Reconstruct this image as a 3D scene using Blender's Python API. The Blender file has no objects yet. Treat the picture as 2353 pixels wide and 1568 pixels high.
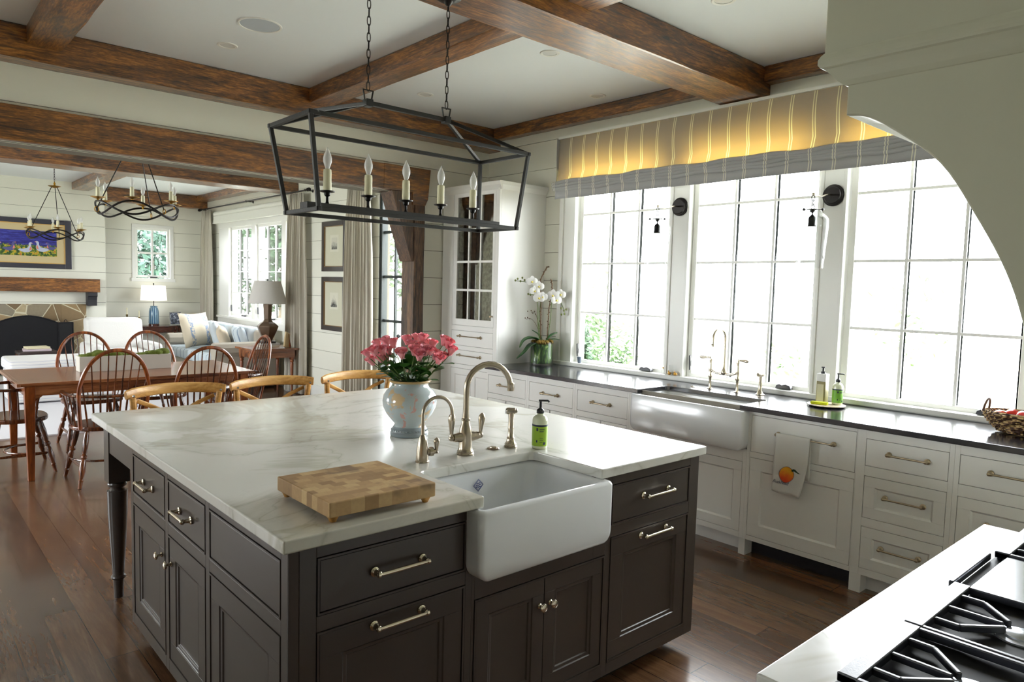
import bpy, bmesh, math, random
from mathutils import Vector, Matrix, Euler, noise
PI = math.pi
S = bpy.context.scene
COL = S.collection
# ---------------------------------------------------------------- camera
cam_d = bpy.data.cameras.new('camera')
cam = bpy.data.objects.new('camera', cam_d)
COL.objects.link(cam)
cam_d.sensor_fit = 'HORIZONTAL'
cam_d.sensor_width = 36.0
cam_d.lens = 1630.47 / 2353 * 36.0
cam_d.clip_start = 0.02
_r = Vector((0.7472, -0.6640, 0.0269)); _u = Vector((0.0292, 0.0733, 0.9969)); _f = Vector((0.6639, 0.7441, -0.0742))
M = Matrix((( _r.x, _u.x, -_f.x), (_r.y, _u.y, -_f.y), (_r.z, _u.z, -_f.z))).to_4x4()
M.translation = Vector((0, 0, 1.576))
cam.matrix_world = M
S.camera = cam
# ---------------------------------------------------------------- world, exposure
S.view_settings.view_transform = 'Standard'
S.view_settings.look = 'None'
S.view_settings.gamma = 1.0
S.view_settings.use_curve_mapping = False
S.view_settings.exposure = 0.40
W = bpy.data.worlds.new('sky'); S.world = W
W.use_nodes = True
bgn = W.node_tree.nodes['Background']
bgn.inputs[0].default_value = (0.92, 0.965, 1.0, 1)
bgn.inputs[1].default_value = 20.0
cy = S.cycles
cy.max_bounces = 8; cy.diffuse_bounces = 5; cy.glossy_bounces = 4; cy.transmission_bounces = 6; cy.transparent_max_bounces = 16
cy.caustics_reflective = False; cy.caustics_refractive = False
cy.sample_clamp_indirect = 6.0
cy.use_denoising = True
cy.use_adaptive_sampling = True
cy.adaptive_threshold = 0.02

def portal(x, y, z, sx, sy, direction):
    """daylight portal filling a window opening, facing into the room"""
    d = bpy.data.lights.new('daylight_portal', 'AREA')
    d.shape = 'RECTANGLE'; d.size = sx; d.size_y = sy
    d.cycles.is_portal = True
    o = bpy.data.objects.new('daylight_portal', d); COL.objects.link(o)
    o.location = (x, y, z)
    o.rotation_euler = Vector(direction).to_track_quat('-Z', 'Y').to_euler()
    return o
WX = 4.52          # window wall plane
CEIL = 3.09
portal(4.72, 2.62, 1.80, 3.5, 1.8, (-1, 0, 0))
portal(4.72, 6.95, 1.38, 1.5, 2.7, (-1, 0, 0))
portal(4.72, 11.05, 1.75, 3.9, 1.6, (-1, 0, 0))
portal(3.65, 13.9, 2.0, 0.7, 1.0, (0, -1, 0))
portal(-3.5, 8.4, 1.60, 3.6, 1.6, (1, 0, 0))  # portals of the added fill windows
portal(-3.5, 3.7, 1.55, 1.0, 1.1, (1, 0, 0))

# ---------------------------------------------------------------- materials
def srgb(r, g, b):
    f = lambda c: (c/255/12.92) if c/255 <= 0.04045 else ((c/255+0.055)/1.055)**2.4
    return (f(r), f(g), f(b), 1.0)
_m = {}
def nt(name):
    m = bpy.data.materials.new(name); m.use_nodes = True
    t = m.node_tree; b = t.nodes['Principled BSDF']
    return m, t, b
def bump(t, b, h, strength, dist=0.01):
    n = t.nodes.new('ShaderNodeBump'); n.inputs['Strength'].default_value = strength; n.inputs['Distance'].default_value = dist
    t.links.new(h, n.inputs['Height']); t.links.new(n.outputs[0], b.inputs['Normal'])
def coords(t, scale=(1, 1, 1), kind='Object', rot=(0,0,0)):
    c = t.nodes.new('ShaderNodeTexCoord'); mp = t.nodes.new('ShaderNodeMapping')
    mp.inputs['Scale'].default_value = scale; mp.inputs['Rotation'].default_value = rot
    t.links.new(c.outputs[kind], mp.inputs['Vector']); return mp.outputs[0]
def noisen(t, v, scale, detail=4, rough=0.5, dist=0.0):
    n = t.nodes.new('ShaderNodeTexNoise'); n.inputs['Scale'].default_value = scale; n.inputs['Detail'].default_value = detail
    n.inputs['Roughness'].default_value = rough; n.inputs['Distortion'].default_value = dist
    if v is not None: t.links.new(v, n.inputs['Vector'])
    return n.outputs['Fac']
def ramp(t, fac, stops):
    r = t.nodes.new('ShaderNodeValToRGB'); e = r.color_ramp.elements
    while len(e) < len(stops): e.new(0.5)
    for i, (p, c) in enumerate(stops): e[i].position = p; e[i].color = c
    t.links.new(fac, r.inputs[0]); return r.outputs[0]
def mix(t, fac, a, b, mode='MIX'):
    n = t.nodes.new('ShaderNodeMix'); n.data_type = 'RGBA'; n.blend_type = mode
    for s, v in ((0, fac), (6, a), (7, b)):
        if hasattr(v, 'links'): t.links.new(v, n.inputs[s])
        else: n.inputs[s].default_value = v
    return n.outputs[2]
def mth(t, op, a, b=0.0, clamp=False):
    n = t.nodes.new('ShaderNodeMath'); n.operation = op; n.use_clamp = clamp
    for s, v in ((0, a), (1, b)):
        if hasattr(v, 'links'): t.links.new(v, n.inputs[s])
        else: n.inputs[s].default_value = v
    return n.outputs[0]
def plain(name, col, rough=0.5, metal=0.0, spec=0.5, var=0.0, bmp=0.0, bs=40, coat=0.0):
    if name in _m: return _m[name]
    m, t, b = nt(name)
    b.inputs['Base Color'].default_value = col; b.inputs['Roughness'].default_value = rough
    b.inputs['Metallic'].default_value = metal; b.inputs['Specular IOR Level'].default_value = spec
    b.inputs['Coat Weight'].default_value = coat; b.inputs['Coat Roughness'].default_value = 0.08
    v = coords(t)
    if var:
        f = noisen(t, v, 7.0, 3)
        dk = tuple(c*(1-var) for c in col[:3]) + (1,)
        t.links.new(mix(t, f, dk, col), b.inputs['Base Color'])
    if bmp:
        bump(t, b, noisen(t, v, bs, 3), bmp, 0.005)
    _m[name] = m; return m
def wood(name, dark, mid, light, axis=0, scale=9.0, rough=0.35, stretch=0.07, bmp=0.25, coat=0.0, spec=0.5, knots=True):
    """oiled timber: grain stretched along one axis, dark knots and checks"""
    if name in _m: return _m[name]
    m, t, b = nt(name)
    sc = [1.0, 1.0, 1.0]; sc[axis] = stretch
    v = coords(t, tuple(sc))
    g = noisen(t, v, scale, 8, 0.65, 1.2)
    fine = noisen(t, v, scale*9, 5, 0.7)
    fw = 0.5 if knots else 0.28
    gg = mth(t, 'ADD', mth(t, 'MULTIPLY', g, 1-fw), mth(t, 'MULTIPLY', fine, fw))
    c = ramp(t, gg, [(0.38, dark), (0.50, mid), (0.63, light)])
    if knots:
        s3 = [1.0, 1.0, 1.0]; s3[axis] = 0.05
        cr = noisen(t, coords(t, tuple(s3)), 46, 4, 0.6, 0.4)
        cf = ramp(t, cr, [(0.36, (1, 1, 1, 1)), (0.42, (0, 0, 0, 1))])
        c = mix(t, mth(t, 'MULTIPLY', cf, 0.65), c, tuple(x*0.6 for x in dark[:3]) + (1,))
    if knots:
        sk = [1.0, 1.0, 1.0]; sk[axis] = 0.4
        k = noisen(t, coords(t, tuple(sk)), 5.0, 2, 0.5, 0.6)
        kf = ramp(t, k, [(0.28, (1, 1, 1, 1)), (0.36, (0, 0, 0, 1))])
        c = mix(t, mth(t, 'MULTIPLY', kf, 0.7), c, tuple(x*0.35 for x in dark[:3]) + (1,))
    t.links.new(c, b.inputs['Base Color'])
    b.inputs['Roughness'].default_value = rough; b.inputs['Coat Weight'].default_value = coat
    b.inputs['Coat Roughness'].default_value = 0.22 if knots else 0.12; b.inputs['Specular IOR Level'].default_value = spec
    if bmp: bump(t, b, gg, bmp, 0.004)
    _m[name] = m; return m

WHITE = plain('white_wall_paint', srgb(231, 230, 217), 0.55)
TRIM = plain('white_trim_paint', srgb(232, 232, 226), 0.32)
CEILM = plain('ceiling_paint', srgb(228, 232, 233), 0.8)
CABW = plain('white_cabinet_paint', srgb(232, 231, 226), 0.32)
HOODM = plain('shaded_hood_paint', srgb(204, 203, 180), 0.45)  # white hood paint, its shade put in as a darker cream
GAP = plain('gap_shade_backing', srgb(112, 106, 94), 0.9)  # backing behind joints, groove shade put into its darker colour
ISL = plain('charcoal_brown_cabinet_paint', srgb(68, 60, 55), 0.30, var=0.06)
ISLG = plain('island_gap', srgb(14, 12, 10), 0.9)
BEAMX = wood('hewn_beam_timber_x', srgb(34, 18, 7), srgb(106, 63, 23), srgb(168, 110, 46), 0, 11.0, 0.45, 0.14, 0.8, coat=0.75)
BEAMY = wood('hewn_beam_timber_y', srgb(34, 18, 7), srgb(106, 63, 23), srgb(168, 110, 46), 1, 11.0, 0.45, 0.14, 0.8, coat=0.75)
BEAMZ = wood('hewn_beam_timber_z', srgb(34, 23, 15), srgb(82, 57, 38), srgb(126, 92, 62), 2, 11.0, 0.45, 0.12, 1.0, coat=0.10)
CHERRY = wood('cherry_wood', srgb(62, 26, 10), srgb(124, 60, 22), srgb(164, 92, 40), 2, 10.0, 0.28, 0.12, 0.05, coat=0.3, knots=False)
CHERRYX = wood('cherry_table_wood', srgb(74, 34, 16), srgb(128, 74, 42), srgb(166, 108, 68), 0, 9.0, 0.25, 0.08, 0.05, coat=0.3, knots=False)
DARKW = wood('dark_chair_wood', srgb(30, 14, 7), srgb(82, 40, 17), srgb(122, 66, 30), 2, 12.0, 0.25, 0.14, 0.05, coat=0.3, knots=False)
OAK = wood('bentwood_oak', srgb(140, 96, 42), srgb(186, 138, 72), srgb(216, 172, 104), 0, 11.0, 0.42, 0.10, 0.08, knots=False)
BLACKM = plain('blackened_iron', srgb(36, 35, 33), 0.5, 0.3, var=0.3, bmp=0.15, bs=90)
IRON = plain('dark_bronze', srgb(28, 24, 22), 0.4, 0.6)
GOLD = plain('aged_gold_leaf', srgb(178, 132, 44), 0.38, 0.9, var=0.35)
NICKEL = plain('polished_nickel', srgb(220, 210, 190), 0.2, 1.0)
BRUSHED = plain('brushed_nickel', srgb(168, 156, 138), 0.27, 1.0)
STEEL = plain('stainless_steel', srgb(190, 192, 196), 0.14, 1.0)
FIRECLAY = plain('white_fireclay', srgb(226, 228, 230), 0.16, coat=0.3)
CANDLE = plain('ivory_candle_sleeve', srgb(226, 220, 186), 0.5, bmp=0.3, bs=60)
BLACKP = plain('black_plastic', srgb(20, 20, 26), 0.35)
SOAPST = plain('dark_soapstone', srgb(30, 29, 34), 0.15, var=0.15, spec=1.0)
SOAPST.node_tree.nodes['Principled BSDF'].inputs['IOR'].default_value = 1.75
LINEN = plain('linen_curtain', srgb(196, 190, 176), 0.9, bmp=0.3, bs=300)
SLIP = plain('white_slipcover', srgb(222, 220, 216), 0.9, bmp=0.4, bs=60)
GREYLIN = plain('grey_linen', srgb(172, 164, 150), 0.9, bmp=0.4, bs=200)
BLUEF = plain('pale_blue_fabric', srgb(198, 206, 210), 0.9, bmp=0.3, bs=120)
STONEG = plain('hearth_stone', srgb(186, 184, 176), 0.6, var=0.15)
LEAF = plain('dark_green_leaf', srgb(62, 112, 42), 0.4, var=0.4)
STEMG = plain('green_stem', srgb(88, 110, 52), 0.5)
MOSS = plain('green_moss', srgb(104, 116, 30), 0.95, var=0.55, bmp=1.0, bs=120)
CASTI = plain('black_cast_iron', srgb(44, 46, 58), 0.34, 0.0, spec=0.9, bmp=0.04, bs=300)

def glassm(name, tint=(1, 1, 1, 1), refl=0.08):
    if name in _m: return _m[name]
    m = bpy.data.materials.new(name); m.use_nodes = True; t = m.node_tree; t.nodes.clear()
    o = t.nodes.new('ShaderNodeOutputMaterial'); tr = t.nodes.new('ShaderNodeBsdfTransparent'); gl = t.nodes.new('ShaderNodeBsdfGlossy')
    gl.inputs['Roughness'].default_value = 0.03; tr.inputs[0].default_value = tint
    lw = t.nodes.new('ShaderNodeFresnel'); lw.inputs[0].default_value = 1.45
    mx = t.nodes.new('ShaderNodeMixShader')
    f = mth(t, 'MULTIPLY', lw.outputs[0], refl*6, True)
    t.links.new(f, mx.inputs[0]); t.links.new(tr.outputs[0], mx.inputs[1]); t.links.new(gl.outputs[0], mx.inputs[2])
    t.links.new(mx.outputs[0], o.inputs[0]); _m[name] = m; return m
GLASS = glassm('window_glass')
JAR = glassm('clear_jar_glass', (0.97, 0.98, 0.98, 1), 0.07)
_bm = bpy.data.materials.new('frosted_bulb_glass'); _bm.use_nodes = True; BULB = _bm
_bb = _bm.node_tree.nodes['Principled BSDF']; _bb.inputs['Base Color'].default_value = (.9, .9, .88, 1); _bb.inputs['Roughness'].default_value = .12; _bb.inputs['Alpha'].default_value = .62
def mirrorm():
    m, t, b = nt('antique_mirror_pane'); b.inputs['Metallic'].default_value = 1.0
    f = noisen(t, coords(t), 30, 3); t.links.new(ramp(t, f, [(0.3, srgb(150, 150, 146)), (0.7, srgb(196, 196, 190))]), b.inputs['Base Color'])
    b.inputs['Roughness'].default_value = 0.05; return m
MIRROR = mirrorm()

def marble():
    m, t, b = nt('calacatta_marble')
    v = coords(t)
    n1 = noisen(t, v, 0.75, 6, 0.55, 1.1)
    vein = mth(t, 'ABSOLUTE', mth(t, 'SUBTRACT', n1, 0.5))
    vm = ramp(t, vein, [(0.0, (1, 1, 1, 1)), (0.006, (0.35, 0.35, 0.35, 1)), (0.03, (0, 0, 0, 1))])
    n2 = noisen(t, coords(t, (1, 1, 1), rot=(0, 0, 0.9)), 0.9, 5, 0.6, 1.0)
    cloud = ramp(t, n2, [(0.54, (0, 0, 0, 1)), (0.57, (1, 1, 1, 1)), (0.70, (0.25, 0.25, 0.25, 1))])
    n3 = noisen(t, v, 2.3, 6, 0.6, 0.8)
    vein3 = ramp(t, mth(t, 'ABSOLUTE', mth(t, 'SUBTRACT', n3, 0.47)), [(0.0, (1, 1, 1, 1)), (0.01, (0, 0, 0, 1))])
    base = srgb(219, 218, 211)
    c = mix(t, mth(t, 'MULTIPLY', cloud, 0.55), base, srgb(176, 172, 148))
    c = mix(t, mth(t, 'MULTIPLY', vm, 0.45), c, srgb(150, 146, 124))
    c = mix(t, mth(t, 'MULTIPLY', vein3, 0.08), c, srgb(150, 150, 150))
    t.links.new(c, b.inputs['Base Color'])
    b.inputs['Roughness'].default_value = 0.21; b.inputs['IOR'].default_value = 1.62
    return m
MARBLE = marble()

def floorm():
    m, t, b = nt('dark_oak_floorboards')
    v = coords(t, (1, 1, 1), rot=(0, 0, PI/2))
    br = t.nodes.new('ShaderNodeTexBrick'); t.links.new(v, br.inputs['Vector'])
    br.inputs['Scale'].default_value = 1.0; br.inputs['Brick Width'].default_value = 1.6; br.inputs['Row Height'].default_value = 0.13
    br.inputs['Mortar Size'].default_value = 0.0016; br.offset = 0.37; br.inputs['Mortar Smooth'].default_value = 0.1
    br.inputs['Color1'].default_value = (0.15, 0.15, 0.15, 1); br.inputs['Color2'].default_value = (0.9, 0.9, 0.9, 1); br.inputs['Mortar'].default_value = (0, 0, 0, 1)
    va = coords(t, (1, 0.10, 1))
    off = t.nodes.new('ShaderNodeVectorMath'); off.operation = 'ADD'; t.links.new(va, off.inputs[0])
    t.links.new(br.outputs['Color'], off.inputs[1])
    g = noisen(t, off.outputs[0], 9, 9, 0.65, 1.6)
    fine = noisen(t, va, 90, 4, 0.6)
    gg = mth(t, 'ADD', mth(t, 'MULTIPLY', g, 0.7), mth(t, 'MULTIPLY', fine, 0.3))
    c = ramp(t, gg, [(0.33, srgb(38, 25, 18)), (0.5, srgb(90, 63, 44)), (0.68, srgb(140, 104, 72))])
    c2 = mix(t, 0.55, c, mix(t, br.outputs['Color'], srgb(56, 38, 27), srgb(124, 88, 60)), 'MIX')
    c3 = mix(t, br.outputs['Fac'], c2, srgb(16, 8, 5))
    t.links.new(c3, b.inputs['Base Color'])
    b.inputs['Roughness'].default_value = 0.24; b.inputs['Coat Weight'].default_value = 0.25; b.inputs['Coat Roughness'].default_value = 0.1
    bump(t, b, mth(t, 'SUBTRACT', mth(t, 'MULTIPLY', gg, 0.25), br.outputs['Fac']), 0.18, 0.003)
    return m
FLOOR = floorm()

# ---------------------------------------------------------------- mesh helpers
def new(): return bmesh.new()
def box(bm, x0, x1, y0, y1, z0, z1):
    x0, x1 = min(x0, x1), max(x0, x1); y0, y1 = min(y0, y1), max(y0, y1); z0, z1 = min(z0, z1), max(z0, z1)
    v = [bm.verts.new((x, y, z)) for z in (z0, z1) for y in (y0, y1) for x in (x0, x1)]
    for f in ((0, 2, 3, 1), (4, 5, 7, 6), (0, 1, 5, 4), (2, 6, 7, 3), (0, 4, 6, 2), (1, 3, 7, 5)):
        bm.faces.new([v[i] for i in f])
    return v
def frame_mat(p0, p1):
    z = (Vector(p1) - Vector(p0)); L = z.length; z.normalize()
    a = Vector((0, 0, 1)) if abs(z.z) < 0.95 else Vector((1, 0, 0))
    x = a.cross(z).normalized(); y = z.cross(x)
    m = Matrix(((x.x, y.x, z.x), (x.y, y.y, z.y), (x.z, y.z, z.z))).to_4x4(); m.translation = Vector(p0)
    return m, L
def turn(bm, p0, p1, prof, seg=12, cap=True):
    """turned piece from p0 to p1: profile of (t along 0..1, radius)"""
    m, L = frame_mat(p0, p1); rings = []
    for t_, r in prof:
        rings.append([bm.verts.new(m @ Vector((r*math.cos(2*PI*i/seg), r*math.sin(2*PI*i/seg), t_*L))) for i in range(seg)])
    for a, b in zip(rings, rings[1:]):
        for i in range(seg): bm.faces.new((a[i], a[(i+1) % seg], b[(i+1) % seg], b[i]))
    if cap:
        bm.faces.new(rings[0][::-1]); bm.faces.new(rings[-1])
def lathe(bm, c, prof, seg=24, cap=True, sx=1.0, sy=1.0):
    """profile of (z, r) about a vertical axis through c"""
    rings = []
    for z, r in prof:
        rings.append([bm.verts.new((c[0]+sx*r*math.cos(2*PI*i/seg), c[1]+sy*r*math.sin(2*PI*i/seg), c[2]+z)) for i in range(seg)])
    for a, b in zip(rings, rings[1:]):
        for i in range(seg): bm.faces.new((a[i], a[(i+1) % seg], b[(i+1) % seg], b[i]))
    if cap:
        bm.faces.new(rings[0][::-1]); bm.faces.new(rings[-1])
def smooth_path(pts, n=6):
    out = []; P = [Vector(p) for p in pts]
    P2 = [P[0]*2-P[1]] + P + [P[-1]*2-P[-2]]
    for i in range(1, len(P2)-2):
        a, b, c, d = P2[i-1], P2[i], P2[i+1], P2[i+2]
        for k in range(n):
            s = k/n
            out.append(0.5*((2*b)+(-a+c)*s+(2*a-5*b+4*c-d)*s*s+(-a+3*b-3*c+d)*s**3))
    out.append(P[-1]); return out
def tube(bm, pts, r, seg=8, closed=False, sq=False, flat=1.0, up=None):
    P = [Vector(p) for p in pts]; n = len(P); rings = []
    nrm = None
    for i, p in enumerate(P):
        if closed: d = (P[(i+1) % n] - P[i-1])
        else: d = P[min(i+1, n-1)] - P[max(i-1, 0)]
        d.normalize()
        if up is not None: x = Vector(up) - d*Vector(up).dot(d)
        elif nrm is None:
            a = Vector((0, 0, 1)) if abs(d.z) < 0.9 else Vector((1, 0, 0)); x = a - d*a.dot(d)
        else: x = nrm - d*nrm.dot(d)
        x.normalize(); nrm = x; y = d.cross(x)
        rr = r(i/(n-1)) if callable(r) else r
        k = seg
        ph = PI/4 if sq else 0
        s = math.sqrt(2) if sq else 1
        rings.append([bm.verts.new(p + x*(rr*s*math.cos(2*PI*j/k+ph)) + y*(rr*flat*s*math.sin(2*PI*j/k+ph))) for j in range(k)])
    m = n if closed else n-1
    for i in range(m):
        a, b = rings[i], rings[(i+1) % n]
        for j in range(seg): bm.faces.new((a[j], a[(j+1) % seg], b[(j+1) % seg], b[j]))
    if not closed:
        bm.faces.new(rings[0][::-1]); bm.faces.new(rings[-1])
def bar(bm, p0, p1, w, h=None, up=(0, 0, 1)):
    """square section bar from p0 to p1: w across, h along up"""
    h = w if h is None else h
    d = (Vector(p1)-Vector(p0)); L = d.length; d.normalize()
    u = Vector(up) - d*Vector(up).dot(d)
    if u.length < 1e-4: u = Vector((1, 0, 0)) - d*d.x
    u.normalize(); s = d.cross(u)
    vs = []
    for e in (Vector(p0), Vector(p1)):
        for a, b in ((-1, -1), (1, -1), (1, 1), (-1, 1)): vs.append(bm.verts.new(e + s*(a*w/2) + u*(b*h/2)))
    for f in ((3, 2, 1, 0), (4, 5, 6, 7), (0, 1, 5, 4), (1, 2, 6, 5), (2, 3, 7, 6), (3, 0, 4, 7)): bm.faces.new([vs[i] for i in f])
def prism(bm, poly, axis, a0, a1):
    """extrude a 2D polygon along an axis ('x': (y,z), 'y': (x,z), 'z': (x,y))"""
    def P(u, v, a): return {'x': (a, u, v), 'y': (u, a, v), 'z': (u, v, a)}[axis]
    A = [bm.verts.new(P(u, v, a0)) for u, v in poly]; B = [bm.verts.new(P(u, v, a1)) for u, v in poly]
    n = len(poly)
    for i in range(n): bm.faces.new((A[i], A[(i+1) % n], B[(i+1) % n], B[i]))
    bm.faces.new(A[::-1]); bm.faces.new(B)
def ball(bm, c, r, sub=2, s=(1, 1, 1)):
    ret = bmesh.ops.create_icosphere(bm, subdivisions=sub, radius=r)
    for v in ret['verts']: v.co = Vector((v.co.x*s[0], v.co.y*s[1], v.co.z*s[2])) + Vector(c)
    return ret['verts']
def obj(name, bm, m, parent=None, org=(0, 0, 0), smooth=False, bev=0.0, bseg=2, subs=0, angle=35):
    bmesh.ops.recalc_face_normals(bm, faces=bm.faces[:])
    o_ = Vector(org)
    if o_.length: bmesh.ops.translate(bm, verts=bm.verts[:], vec=-o_)
    me = bpy.data.meshes.new(name); bm.to_mesh(me); bm.free()
    for mm in (m if isinstance(m, (list, tuple)) else [m]): me.materials.append(mm)
    if smooth:
        me.shade_smooth()
        try: me.set_sharp_from_angle(angle=math.radians(angle))
        except Exception: pass
    o = bpy.data.objects.new(name, me); COL.objects.link(o)
    if parent: o.parent = parent
    elif o_.length: o.location = o_
    if bev:
        b = o.modifiers.new('bevel', 'BEVEL'); b.width = bev; b.segments = bseg; b.limit_method = 'ANGLE'; b.angle_limit = math.radians(40)
    if subs:
        s = o.modifiers.new('subd', 'SUBSURF'); s.levels = subs; s.render_levels = subs
    return o
def tag(o, label=None, cat=None, group=None, kind=None):
    if label: o['label'] = label
    if cat: o['category'] = cat
    if group: o['group'] = group
    if kind: o['kind'] = kind
    return o
def thing(name, label, cat, loc=(0, 0, 0), group=None, rz=0.0):
    o = bpy.data.objects.new(name, None); COL.objects.link(o)
    o.location = loc; o.rotation_euler = (0, 0, rz); o.empty_display_size = 0.1
    return tag(o, label, cat, group)
def struct(name, bm, m, parent=None, org=(0, 0, 0), **k):
    o = obj(name, bm, m, parent, org, **k)
    if not parent: o['kind'] = 'structure'
    return o
KIDS = {}
def copy_tree(o, parent=None):
    c = o.copy(); COL.objects.link(c)
    if parent: c.parent = parent
    for ch in [x for x in list(COL.objects) if x.parent == o]: copy_tree(ch, c)
    return c
def place(proto, loc, rz=0.0, label=None, group=None, first=False):
    c = proto if first else copy_tree(proto)
    c.location = loc; c.rotation_euler = (0, 0, rz)
    if label: c['label'] = label
    if group: c['group'] = group
    return c
def cut_rects(total, holes):
    """rectangles covering total minus the holes"""
    u0, u1, v0, v1 = total
    us = sorted(set([u0, u1] + [min(max(h[i], u0), u1) for h in holes for i in (0, 1)]))
    out = []
    for a, b in zip(us, us[1:]):
        if b-a < 1e-6: continue
        mid = (a+b)/2
        hs = sorted([(h[2], h[3]) for h in holes if h[0] <= mid <= h[1]])
        z = v0
        for h0, h1 in hs:
            if h0 > z: out.append((a, b, z, min(h0, v1)))
            z = max(z, h1)
        if z < v1: out.append((a, b, z, v1))
    return out
class Face:
    """a vertical plane: u along the wall, v up, w out of it"""
    def __init__(s, axis, pos, out):
        s.axis, s.pos, s.out = axis, pos, out      # axis 'x': plane x = pos, u = y ; 'y': plane y = pos, u = x
    def box(s, bm, u0, u1, v0, v1, w0, w1):
        a, b = s.pos + s.out*w0, s.pos + s.out*w1
        if s.axis == 'x': return box(bm, a, b, u0, u1, v0, v1)
        return box(bm, u0, u1, a, b, v0, v1)
    def P(s, u, v, w=0.0):
        return Vector((s.pos + s.out*w, u, v)) if s.axis == 'x' else Vector((u, s.pos + s.out*w, v))
def shaker(F, u0, u1, v0, v1, rail=0.058, depth=0.010, th=0.02, panel=True, w=0.0, simple=False):
    bm = new()
    if not panel:
        F.box(bm, u0, u1, v0, v1, w-th, w); return bm
    i0, i1, j0, j1 = u0+rail, u1-rail, v0+rail, v1-rail
    for a in ((u0, u1, v0, j0), (u0, u1, j1, v1), (u0, i0, j0, j1), (i1, u1, j0, j1)): F.box(bm, a[0], a[1], a[2], a[3], w-th, w)
    s = 0.006 if simple else 0.014
    A = [F.P(i0, j0, w), F.P(i1, j0, w), F.P(i1, j1, w), F.P(i0, j1, w)]
    A2 = [F.P(i0+.003, j0+.003, w-.004), F.P(i1-.003, j0+.003, w-.004), F.P(i1-.003, j1-.003, w-.004), F.P(i0+.003, j1-.003, w-.004)]
    A3 = [F.P(i0+s, j0+s, w-.005), F.P(i1-s, j0+s, w-.005), F.P(i1-s, j1-s, w-.005), F.P(i0+s, j1-s, w-.005)]
    s += .003
    B = [F.P(i0+s, j0+s, w-depth), F.P(i1-s, j0+s, w-depth), F.P(i1-s, j1-s, w-depth), F.P(i0+s, j1-s, w-depth)]
    rings = [[bm.verts.new(p) for p in R] for R in ((A, B) if simple else (A, A2, A3, B))]
    for R, Q in zip(rings, rings[1:]):
        for k in range(4): bm.faces.new((R[k], R[(k+1) % 4], Q[(k+1) % 4], Q[k]))
    bm.faces.new(rings[-1])
    return bm
def face_frame(bm, F, total, openings, th=0.022):
    for r in cut_rects(total, openings): F.box(bm, r[0], r[1], r[2], r[3], -th, 0.0)
def beads(bm, F, openings, bw=0.006):
    for u0, u1, v0, v1 in openings:
        g = 0.0025
        a, b, c, d = u0+g, u1-g, v0+g, v1-g
        F.box(bm, a, b, c, c+bw, -.018, .002); F.box(bm, a, b, d-bw, d, -.018, .002)
        F.box(bm, a, a+bw, c+bw, d-bw, -.018, .002); F.box(bm, b-bw, b, c+bw, d-bw, -.018, .002)
def pull(F, uc, vc, L, r=0.0065, proj=0.032):
    bm = new()
    for s in (-1, 1):
        u = uc + s*L/2
        turn(bm, F.P(u, vc, 0), F.P(u, vc, proj), [(0, .0145), (.16, .0145), (.22, .010), (.34, .0075), (.75, .007), (.85, .0095), (1.0, .0095), (1.12, .006)], 12)
    e = 0.008
    turn(bm, F.P(uc-L/2-e, vc, proj), F.P(uc+L/2+e, vc, proj), [(0, r*.8), (.01, r*1.25), (.05, r*1.3), (.07, r*.9), (.3, r), (.7, r), (.93, r*.9), (.95, r*1.3), (.99, r*1.25), (1, r*.8)], 12)
    return bm
def knob(F, u, v, r=0.016, proj=0.030):
    bm = new()
    turn(bm, F.P(u, v, 0), F.P(u, v, proj), [(0, r*.62), (.08, r*.6), (.2, r*.35), (.5, r*.32), (.6, r*.8), (.75, r), (.9, r*.85), (1, r*.3)], 16)
    return bm
# ================================================================ SETTING
SH = 0.2502; SH0 = 2.654 - 10*0.2502
def shipwall(name, F, total, holes, board=True, back=0.16):
    root = new()
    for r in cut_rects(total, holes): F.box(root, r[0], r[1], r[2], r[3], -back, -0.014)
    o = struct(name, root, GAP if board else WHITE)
    bm = new(); g = 0.0023
    if board:
        z = SH0
        for k in range(-1, 16):
            a, b = SH0 + k*SH, SH0 + (k+1)*SH
            a, b = max(a+g, total[2]), min(b-g, total[3])
            if b-a < 0.005: continue
            for r in cut_rects((total[0], total[1], a, b), holes): F.box(bm, r[0], r[1], r[2], r[3], -0.014, 0.0)
        obj('shiplap_boards', bm, WHITE, o)
    return o
bm = new(); box(bm, -3.6, 4.7, -3.3, 14.0, -0.12, 0.0); struct('floor', bm, FLOOR)
bm = new(); box(bm, -3.6, 4.7, -3.3, 14.0, CEIL, CEIL+0.12); struct('ceiling', bm, CEILM)
FR = Face('x', WX, -1)
shipwall('wall_right', FR, (-0.30, 13.86, 0, CEIL), [(0.88, 4.31, 0.935, 2.70), (6.28, 7.53, 0.0, 2.76), (9.58, 12.85, 0.95, 2.52)])
FB = Face('y', 5.48, -1)
shipwall('wall_back', FB, (-3.44, WX, 0, CEIL), [(-1.6, 3.735, -1, 2.40)], back=0.18)
FF = Face('y', 13.70, -1)
shipwall('wall_far', FF, (-3.44, WX, 0, CEIL), [(3.32, 3.96, 1.54, 2.50)])
FL = Face('x', -3.40, 1)
shipwall('wall_left', FL, (-3.2, 13.86, 0, CEIL), [(3.2, 4.2, 1.0, 2.1), (6.6, 10.2, 0.8, 2.4)], board=False)  # openings for the unseen windows added as fill
bm = new()
for r in cut_rects((-3.4, 1.02, 0, CEIL), []): box(bm, r[0], r[1], -3.2, -3.05, r[2], r[3])
struct('wall_front', bm, WHITE)
bm = new(); box(bm, 1.02, 1.14, -3.05, -0.15, 0, CEIL); box(bm, 1.14, WX, -0.30, -0.15, 0, CEIL); struct('wall_alcove', bm, WHITE)

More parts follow.
